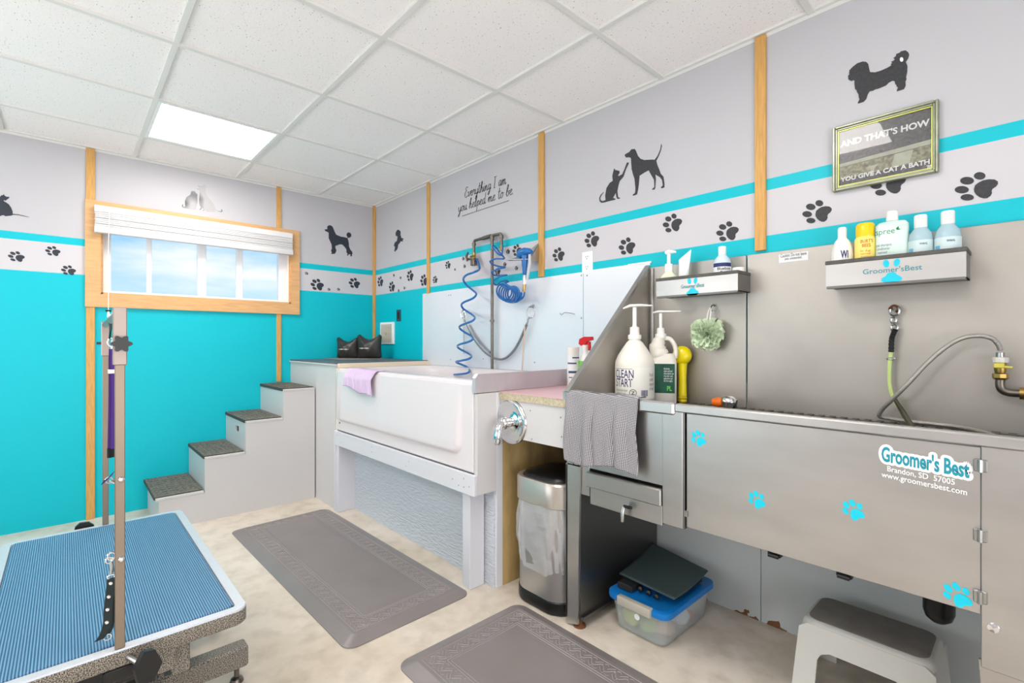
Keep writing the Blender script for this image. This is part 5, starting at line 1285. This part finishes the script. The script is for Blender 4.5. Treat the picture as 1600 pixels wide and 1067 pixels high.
def fmat(label, x0, x1, y0, y1, rot):
    cx_, cy_ = (x0+x1)/2, (y0+y1)/2; hx, hy = (x1-x0)/2, (y1-y0)/2
    M = Matrix.Translation((cx_, cy_, 0)) @ Matrix.Rotation(rot, 4, 'Z') @ Matrix.Translation((-cx_, -cy_, 0))
    L_ = [rrect(cx_, cy_, hx, hy, .05, .0005, 8), rrect(cx_, cy_, hx, hy, .05, .004, 8), rrect(cx_, cy_, hx-.050, hy-.050, .02, .022, 8), rrect(cx_, cy_, hx-.053, hy-.053, .018, .0225, 8)]
    m = emboss('foam_mat_%d' % (x0*10), x0, x1, y0, y1, rot, None)
    o = MB().loops([[M @ Vector(p) for p in l] for l in L_], True, True).build('floor_mat', m, loc=(cx_, cy_, 0), sharp=.15)
    me = o.data
    for v in me.vertices: v.co = Matrix.Rotation(-rot, 3, 'Z') @ v.co
    o.rotation_euler = (0, 0, rot)
    eb = MB(); zt_ = .0225
    def RM(x, y): return M @ Vector((x, y, zt_))
    def line(d, r):
        q_ = rrect(cx_, cy_, hx-d, hy-d, .006, zt_, 2); eb.tube([M @ Vector(p) for p in q_], r, 4, closed=True)
    line(.066, .0014); line(.132, .0016); line(.142, .0016)
    for side in range(4):
        L0 = (hx if side % 2 == 0 else hy)*2-.15; n_ = int(L0/.05)
        def at(t, off, side=side, L0=L0):
            a_ = -L0/2+t
            d_ = .099+off
            return [RM(cx_+a_, cy_-hy+d_), RM(cx_+hx-d_, cy_+a_), RM(cx_+a_, cy_+hy-d_), RM(cx_-hx+d_, cy_+a_)][side]
        eb.tube([at(L0*k/(n_*6), .012*math.sin(k*PI/3)) for k in range(n_*6+1)], .0015, 4)
        for k in range(n_*2):
            t0 = L0*(k+.5)/(n_*2); sg = 1 if k % 2 else -1
            eb.tube([at(t0, .004*sg), at(t0+.010, .016*sg), at(t0+.022, .024*sg), at(t0+.026, .014*sg), at(t0+.014, .004*sg)], .0014, 4)
            eb.tube([at(t0+.004, -.02*sg), at(t0+.016, -.026*sg), at(t0+.022, -.018*sg)], .0013, 4)
    ebo = eb.build('embossed_border', m_emb, None, loc=(cx_, cy_, 0))
    for v in ebo.data.vertices: v.co = Matrix.Rotation(-rot, 3, 'Z') @ v.co
    ebo.location = (0, 0, 0); ebo.parent = o
    return tag(o, label, 'floor mat', 'grey embossed anti-fatigue mats')
fmat('grey anti-fatigue mat lying in front of the white bathtub', .865, 2.465, -1.378, -.778, .022)
fmat('grey anti-fatigue mat cut off by the bottom of the photo beside the trash can', 2.66, 4.20, -1.262, -.652, .0)

# ================================================================== GROOMING TABLE
TX0, TX1, TY0, TY1, TZ = 1.745, 2.785, -2.305, -1.772, .45
gt = thing('grooming_table', 'grooming table with blue ribbed top, speckled grey frame and two upright steel posts', 'table', ((TX0+TX1)/2, (TY0+TY1)/2, 0))
m_speck = mat('hammered_grey', (166, 158, 146), .5, noise=.8, nscale=400, rgb2=(54, 50, 44), detail=2)
nn_ = [n for n in m_speck.node_tree.nodes if n.type == 'VALTORGB'][0]; nn_.color_ramp.elements[0].position = .44; nn_.color_ramp.elements[1].position = .56
m_rim = mat('table_rim_silver', (206, 210, 216), .32, metal=.3, noise=.12, nscale=200)
tcx, tcy, thx, thy = (TX0+TX1)/2, (TY0+TY1)/2, (TX1-TX0)/2, (TY1-TY0)/2
def tr_(d, z, r): return rrect(tcx, tcy, thx-d, thy-d, r, z, 8)
MB().loops([tr_(.004, TZ-.042, .03), tr_(0, TZ-.038, .034), tr_(0, TZ-.004, .034)], False, False).build('frame_skirt', m_speck, gt, sharp=1)
MB().loops([tr_(0, TZ-.004, .034), tr_(.002, TZ, .032), tr_(.026, TZ, .012), tr_(.028, TZ-.006, .012)], False, False).build('frame_top', m_rim, gt, sharp=1)
MB().loops([tr_(.02, TZ-.030, .03), tr_(.02, TZ-.010, .03)], True, True).build('board', m_blackm, gt)
m_rib = mat('blue_ribbed_rubber', (84, 146, 190), .42)
t, b = nodes(m_rib); g = t.nodes.new('ShaderNodeNewGeometry'); wv = t.nodes.new('ShaderNodeTexWave'); wv.bands_direction = 'Y'; wv.wave_profile = 'SIN'; wv.inputs['Scale'].default_value = 56; wv.inputs['Distortion'].default_value = 0
t.links.new(g.outputs['Position'], wv.inputs[0]); r = t.nodes.new('ShaderNodeValToRGB'); r.color_ramp.elements[0].position = .15; r.color_ramp.elements[0].color = lin((38, 80, 118)); r.color_ramp.elements[1].position = .75; r.color_ramp.elements[1].color = lin((108, 154, 186))
t.links.new(wv.outputs[1], r.inputs[0]); t.links.new(r.outputs[0], b.inputs['Base Color'])
bp = t.nodes.new('ShaderNodeBump'); bp.inputs['Distance'].default_value = .0015; bp.inputs['Strength'].default_value = .8; t.links.new(wv.outputs[1], bp.inputs['Height']); t.links.new(bp.outputs[0], b.inputs['Normal'])
MB().loops([tr_(.030, TZ-.010, .014), tr_(.030, TZ+.000, .014), tr_(.032, TZ+.002, .013)], True, True).build('ribbed_mat', m_rib, gt)
# base frame and scissor lift
bb = MB(); bb.box(2.335, 2.395, -2.40, -1.675, .055, .125, .006, 1); bb.build('base_bar', m_speck, gt)
MB().box(2.14+0, 2.20, -2.40, -1.675, .055, .125, .006, 1).build('base_bar', m_speck, gt).location.x -= .20
MB().box(1.96, 2.36, -2.10, -2.02, .065, .115, .004, 1).build('base_beam', m_speck, gt)
for (x, y) in ((2.365, -1.705), (2.365, -2.37), (1.97, -1.705), (1.97, -2.37)):
    MB().lathe([(0, 0), (.022, 0), (.018, .012), (.008, .018), (.008, .056), (0, .056)], (x, y, 0), n=16).build('levelling_foot', m_galv, gt)
MB().box(2.06, 2.42, -2.14, -1.96, .125, .27, .01, 2).build('motor_housing', m_black, gt)
for y in (-1.925, -2.175):
    for s_ in (1, -1):
        a = Vector((2.24-s_*.24, y+.012*s_, .14)); c = Vector((2.24+s_*.24, y+.012*s_, .395)); d = (c-a).normalized(); n_ = Vector((-d.z, 0, d.x))*.026
        MB().prism([a-n_, c-n_, c+n_, a+n_], (0, .014, 0)).build('scissor_arm', m_speck, gt)
    MB().tube([(2.24, y-.01, .268), (2.24, y+.035, .268)], .014, 12).build('pivot', m_screw, gt)
for x in (2.0, 2.48): MB().box(x-.02, x+.02, -2.24, -1.84, .385, .410, .003, 1).build('top_crossbar', m_speck, gt)
# bracket cluster under the near edge
MB().box(2.70, 2.745, -1.97, -1.93, .335, .41, .004, 1).build('bracket', m_speck, gt); MB().box(2.66, 2.715, -1.935, -1.895, .30, .41, .004, 1).build('bracket', m_speck, gt)
MB().box(2.55, 2.72, -2.20, -1.97, .33, .40, .006, 1).build('lift_box', m_black, gt)

# grooming arm: two posts joined by an overhead bar
ga = gt
m_post = mat('square_tube_steel', (142, 127, 112), .45, metal=.75, noise=.12, nscale=5)
m_sleeve = mat('sleeve_steel', (156, 142, 134), .45, metal=.75)
nx, ny = 2.776, -2.0435; fx, fy = 1.753, -2.022
def post(x, y):
    MB().box(x-.0065, x+.0065, y-.0095, y+.0095, TZ+.0005, 1.19, .0015, 1).build('post', m_post, ga)
    MB().box(x-.009, x+.009, y-.013, y+.013, 1.110, 1.245, .002, 1).build('sleeve', m_sleeve, ga)
post(nx, ny); post(fx, fy)
d = Vector((fx-nx, fy-ny, 0)); n_ = Vector((-d.y, d.x, 0)).normalized()
MB().tube([(nx, ny, 1.232), (fx, fy, 1.232)], .012, 4).build('overhead_bar', m_sleeve, ga)
def knob(p, lab='star_knob'):
    V = []
    for zz in (0, .018):
        for k in range(36):
            a = 2*PI*k/36; rr = .017+.0035*math.cos(6*a); V.append((rr*math.cos(a), rr*math.sin(a), zz))
    Fc = [[k, (k+1) % 36, 36+(k+1) % 36, 36+k] for k in range(36)]+[list(range(36))[::-1], list(range(36, 72))]
    M = Matrix.Translation(Vector(p)) @ Vector((1, 0, 0)).to_track_quat('Z', 'Y').to_matrix().to_4x4()
    MB().add(V, Fc, M).build(lab, m_black, ga, sharp=.8)
knob((nx+.009, ny+.002, 1.160)); MB().box(fx-.004, fx+.004, fy-.027, fy-.013, 1.155, 1.165).build('star_knob', m_black, ga)
for zz in (.845, .66):
    MB().lathe([(0, 0), (.0065, 0), (.0065, .006), (.004, .010), (0, .011)], (nx+.0065, ny+.002, zz), (1, 0, 0), 12).build('eye_bolt', m_chrome, ga)
    mb = MB(); ring(mb, (nx-.001, ny-.019, zz-.0), .0065, .002, 'x'); mb.build('eye_ring', m_chrome, ga)
# clamps with black wing screws
MB().box(2.74, 2.783, ny-.03, ny+.03, TZ-.075, TZ-.044, .003, 1).build('clamp', m_black, ga)
wk = Vector((2.825, ny+.036, TZ-.030))
MB().tube([(2.784, ny+.014, TZ-.022), wk], .0065, 10).build('clamp_screw', m_screw, ga)
wp_ = [(-.010, -.042), (.018, -.040), (.034, -.004), (.020, .030), (.0, .034), (-.018, .0)]
MB().prism([wk+Vector((.004, a, c)) for a, c in wp_], (.012, .004, 0)).build('wing_knob', m_black, ga)
wk = ony(140, 815, -2.08); wk = Vector((1.715, -2.085, TZ-.002))
MB().prism([wk+Vector((0, a, c)) for a, c in [(-.03, -.02), (.03, -.02), (.03, .0), (.015, .016), (-.012, .018), (-.025, .006)]], (.014, 0, 0)).build('wing_knob', m_black, ga)
MB().box(fx-.004, fx+.03, fy-.03, fy+.03, TZ-.075, TZ-.044, .003, 1).build('clamp', m_black, ga)

# leads hanging from the arm
lx, ly = 2.25, -2.062
pa = ony(177, 520, -2.062)
ld = thing('grooming_loop', 'purple webbing grooming loop hanging between the two posts of the arm', 'lead', (2.25, -2.06, .80))
def LP(px, py): return onx(px, py, 2.25)
def ribbon(mb, pts, w_, th=.002, dirv=(0, 1, 0)):
    P = [Vector(p) for p in pts]; dv_ = Vector(dirv).normalized(); V = []; Fc = []
    for p in P:
        for s1, s2 in ((-1, -1), (1, -1), (1, 1), (-1, 1)): V.append(p+dv_*w_/2*s1+Vector((th/2*s2, 0, 0)))
    for i in range(len(P)-1):
        for k in range(4): Fc.append([i*4+k, i*4+(k+1) % 4, i*4+4+(k+1) % 4, i*4+4+k])
    Fc += [[0, 1, 2, 3], [len(V)-4+k for k in range(4)]]
    return mb.add(V, Fc)
mb = MB(); ribbon(mb, [LP(175, 545), LP(175, 600), LP(174, 650), LP(173, 700)], .016); ribbon(mb, [LP(176, 545)+Vector((.01, 0, 0)), LP(178, 620)+Vector((.012, 0, 0)), LP(177, 700)+Vector((.01, 0, 0))], .014); mb.build('webbing', m_purple, ld)
MB().box(2.245, 2.268, LP(175, 580).y-.010, LP(175, 580).y+.010, LP(175, 580).z-.006, LP(175, 580).z+.006).build('slider', m_whitep, ld)
mb = MB().tube([LP(171, 700), LP(171, 715)], .006, 8).tube([LP(176, 700), LP(176, 714)], .006, 8); mb.build('end_clips', m_black, ld)
mb = MB(); mb.tube(smooth_pts([LP(175, 545), LP(176, 530), LP(178, 512), LP(176, 498), LP(177, 487)], 4), .003, 6); ring(mb, LP(176, 498), .010, .0025, 'x', 1.4); ring(mb, LP(174, 535), .009, .0025, 'x', 1.5)
mb.build('snap_hook', m_screw, ld)
MB().tube(smooth_pts([LP(170, 500), LP(172, 515), LP(171, 530), LP(175, 505), LP(178, 520)], 4), .003, 6).build('dark_clip', mat('dark_green_metal', (20, 70, 66), .4), ld)
# black collar hanging from the lower ring of the near post
def NP(px, py): return onx(px, py, nx-.0)
dl = thing('collar_lead', 'short dark riveted grooming collar hanging from the lower ring of the near post', 'lead', (nx, ny-.03, .56))
mb = MB(); ring(mb, NP(174, 869), .007, .0022, 'x', 1.2); mb.tube([NP(174, 877), NP(175, 886), NP(174, 896)], .0035, 8); ring(mb, NP(174, 901), .007, .0018, 'x', .7); mb.build('snap_hook', m_chrome, dl)
mb = MB(); ribbon(mb, smooth_pts([NP(174, 903), NP(172, 925), NP(169, 950), NP(168, 972), NP(162, 990), NP(155, 1000)], 4), .016, .004, (0, 1, .12)); mb.build('strap', m_lead, dl)
mb = MB(); ribbon(mb, smooth_pts([NP(179, 903), NP(178, 930), NP(176, 955), NP(174, 980), NP(167, 994)], 4), .010, .004, (0, 1, .12)); mb.build('strap', m_lead, dl).location.x -= .006
for (a, c) in ((173, 911), (170, 932), (168, 952), (167, 972)):
    p = NP(a, c); MB().lathe([(.0, 0), (.0042, 0), (.0032, .0015), (0, .0015)], p+Vector((.002, 0, 0)), (1, 0, 0), 12).build('rivet', m_chrome, dl)
mb = MB(); ring(mb, NP(168, 995), .007, .0018, 'x', .9); mb.build('buckle', m_chrome, dl)
# small purple clip leash between posts
sl2 = thing('short_clip_leash', 'short dark purple clip leash hanging behind the near post above the table', 'lead', (nx, ny-.03, .80))
mb = MB(); ribbon(mb, smooth_pts([NP(178, 738), NP(172, 744), NP(166, 750), NP(160, 754)], 3), .011, .004, (0, .5, .86)); mb.build('webbing', mat('dark_purple', (38, 22, 84), .6), sl2)
mb = MB().tube([NP(172, 750), NP(176, 753), NP(180, 754)], .0035, 8); mb.build('snap_hook', m_chrome, sl2)

# ================================================================== STORAGE BIN AND FOLDED SHEET
bx0, bx1, by0, by1, bz = 3.035, 3.29, -.495, -.105, .145
bn = thing('storage_bin', 'clear plastic storage bin with blue lid on the floor under the dog bath', 'storage bin', (3.16, -.3, 0))
bcx, bcy, bhx, bhy = (bx0+bx1)/2, (by0+by1)/2, (bx1-bx0)/2, (by1-by0)/2
def br_(d, z, r=.03): return rrect(bcx, bcy, bhx-d, bhy-d, r, z, 6)
MB().loops([br_(.022, .004), br_(.018, .008), br_(.004, .128), br_(.0, .130), br_(.0, .134), br_(.006, .134), br_(.006, .128), br_(.020, .012)], True, True).build('tub', m_clearp, bn, sharp=.9)
MB().loops([br_(-.010, .124, .04), br_(-.012, .128, .042), br_(-.010, .146, .04), br_(.004, .150, .03), br_(.018, .146, .02)], True, True).build('lid', m_bluelid, bn, sharp=.9)
MB().box(bcx-.075, bcx+.075, by0-.022, by0+.004, .118, .152, .004, 2).build('latch', mat('latch_grey', (178, 172, 160), .35), bn)
MB().lathe([(0, 0), (.012, 0), (.012, .0008), (0, .0008)], (bcx-.0, by0+.008, .085), (0, -1, 0), 20).build('round_emblem', m_wlabel, bn)
random.seed(21)
for k, (nm, c, dx_, dy_, r_) in enumerate((('cleaning rag', (196, 206, 96), -.06, -.12, .045), ('green cloth', (150, 170, 90), .02, -.12, .04), ('grey pouch', (96, 96, 110), -.01, .02, .06), ('tan sponge', (180, 150, 120), .07, -.10, .04), ('white bottle', (220, 226, 230), .06, .02, .045), ('blue towel', (92, 120, 150), -.05, .10, .05), ('red ball', (196, 70, 60), .075, .08, .022))):
    c3 = (bcx+dx_, bcy+dy_, .014)
    V = []; mbx = MB()
    mbx.lathe([(r_*.5, 0), (r_*.9, r_*.25), (r_, r_*.7), (r_*.75, r_*1.2), (r_*.3, r_*1.45), (0, r_*1.5)], c3, n=18)
    for v in mbx.bm.verts: v.co += Vector((math.sin(v.co.z*90+k)*.004, math.sin(v.co.x*80+k*2)*.005, math.sin(v.co.y*70)*.003))
    mbx.bm.verts.ensure_lookup_table()
    tag(mbx.build(nm.replace(' ', '_'), mat('bin_'+nm.replace(' ', '_'), c, .8), sharp=1.5), nm+' inside the clear storage bin, seen through its side', nm.split()[-1], 'things kept in the storage bin')
def sheetf(u, v):
    A, B, Cc, D = onz(968, 896, .188), onz(1018, 848, .205), onz(1106, 892, .190), onz(1053, 936, .196)
    p = A.lerp(D, u).lerp(B.lerp(Cc, u), v)
    p.z += -.010*math.sin(PI*v)
    return p
tag(MB().grid(sheetf, 20, 20).build('dark_board', mat('slate_sheet', (62, 78, 80), .55), solid=.006, sharp=1), 'dark slate-green board lying on the blue lid of the storage bin', 'board')
for k, (px, py) in enumerate(((1001, 920), (1014, 926), (1026, 932))):
    p = onz(px, py, .166); tag(MB().lathe([(0, -.012), (.009, -.008), (.012, 0), (.009, .008), (0, .012)], p, (.2, -1, .3), 14).build('black_ball', m_black), ['leftmost', 'middle', 'rightmost'][k]+' of the three shiny black balls on the storage bin lid', 'ball', 'black balls on the bin lid')
tag(MB().box(3.05, 3.12, -.46, -.16, .1505, .176, .004, 1).box(3.22, 3.27, -.36, -.16, .1505, .180, .004, 1).build('black_pad', m_blackm), 'flat black pad under the dark board on the bin lid', 'pad')

# ================================================================== STEP STOOL
SXa, SXb, SYa, SYb, SZ = 3.69, 4.03, -.325, -.105, .245
so = thing('step_stool', 'white plastic step stool with grey tread under the right end of the dog bath', 'stool', ((SXa+SXb)/2, -.215, 0))
scx, scy, shx, shy = (SXa+SXb)/2, (SYa+SYb)/2, (SXb-SXa)/2, (SYb-SYa)/2
def so_(d, z, r=.035): return rrect(scx, scy, shx-d, shy-d, r, z, 6)
MB().loops([so_(-.004, SZ-.045), so_(0, SZ-.012), so_(.008, SZ-.002), so_(.016, SZ)], False, False).build('rim', m_stool, so, sharp=1)
MB().loops([so_(.014, SZ-.004), so_(.014, SZ+.001), so_(.018, SZ+.002)], True, True).build('tread', m_stoolt, so)
def wallp(y0, y1, ysg):
    # front and back walls: inverted U with a rounded opening, splayed outwards
    out = [(SXa-.020, 0), (SXa-.004, SZ-.03), (SXa+.02, SZ-.012), (SXb-.02, SZ-.012), (SXb+.004, SZ-.03), (SXb+.020, 0), (SXb-.045, 0)]
    inn = [(SXb-.052, .13), (SXb-.062, .150), (SXb-.085, .162), (SXa+.085, .162), (SXa+.062, .150), (SXa+.052, .13), (SXa+.045, 0)]
    pts = [Vector((x, (y0 if ysg < 0 else y1)+ysg*(.030*(1-z/SZ)), z)) for x, z in out+inn]
    return MB().prism(pts, (0, -ysg*.010, 0))
wallp(SYa, SYb, -1).build('leg_frame', m_stool, so); wallp(SYa, SYb, 1).build('leg_frame', m_stool, so)
for sg, xx in ((-1, SXa), (1, SXb)):
    MB().prism([(xx+sg*.022, SYa-.026, 0), (xx+sg*.002, SYa+.01, SZ-.03), (xx+sg*.002, SYb-.01, SZ-.03), (xx+sg*.022, SYb+.026, 0), (xx+sg*.020, SYb-.03, 0), (xx+sg*.012, SYb-.05, .12), (xx+sg*.012, SYa+.05, .12), (xx+sg*.020, SYa+.03, 0)], (-sg*.010, 0, 0)).build('leg_frame', m_stool, so)
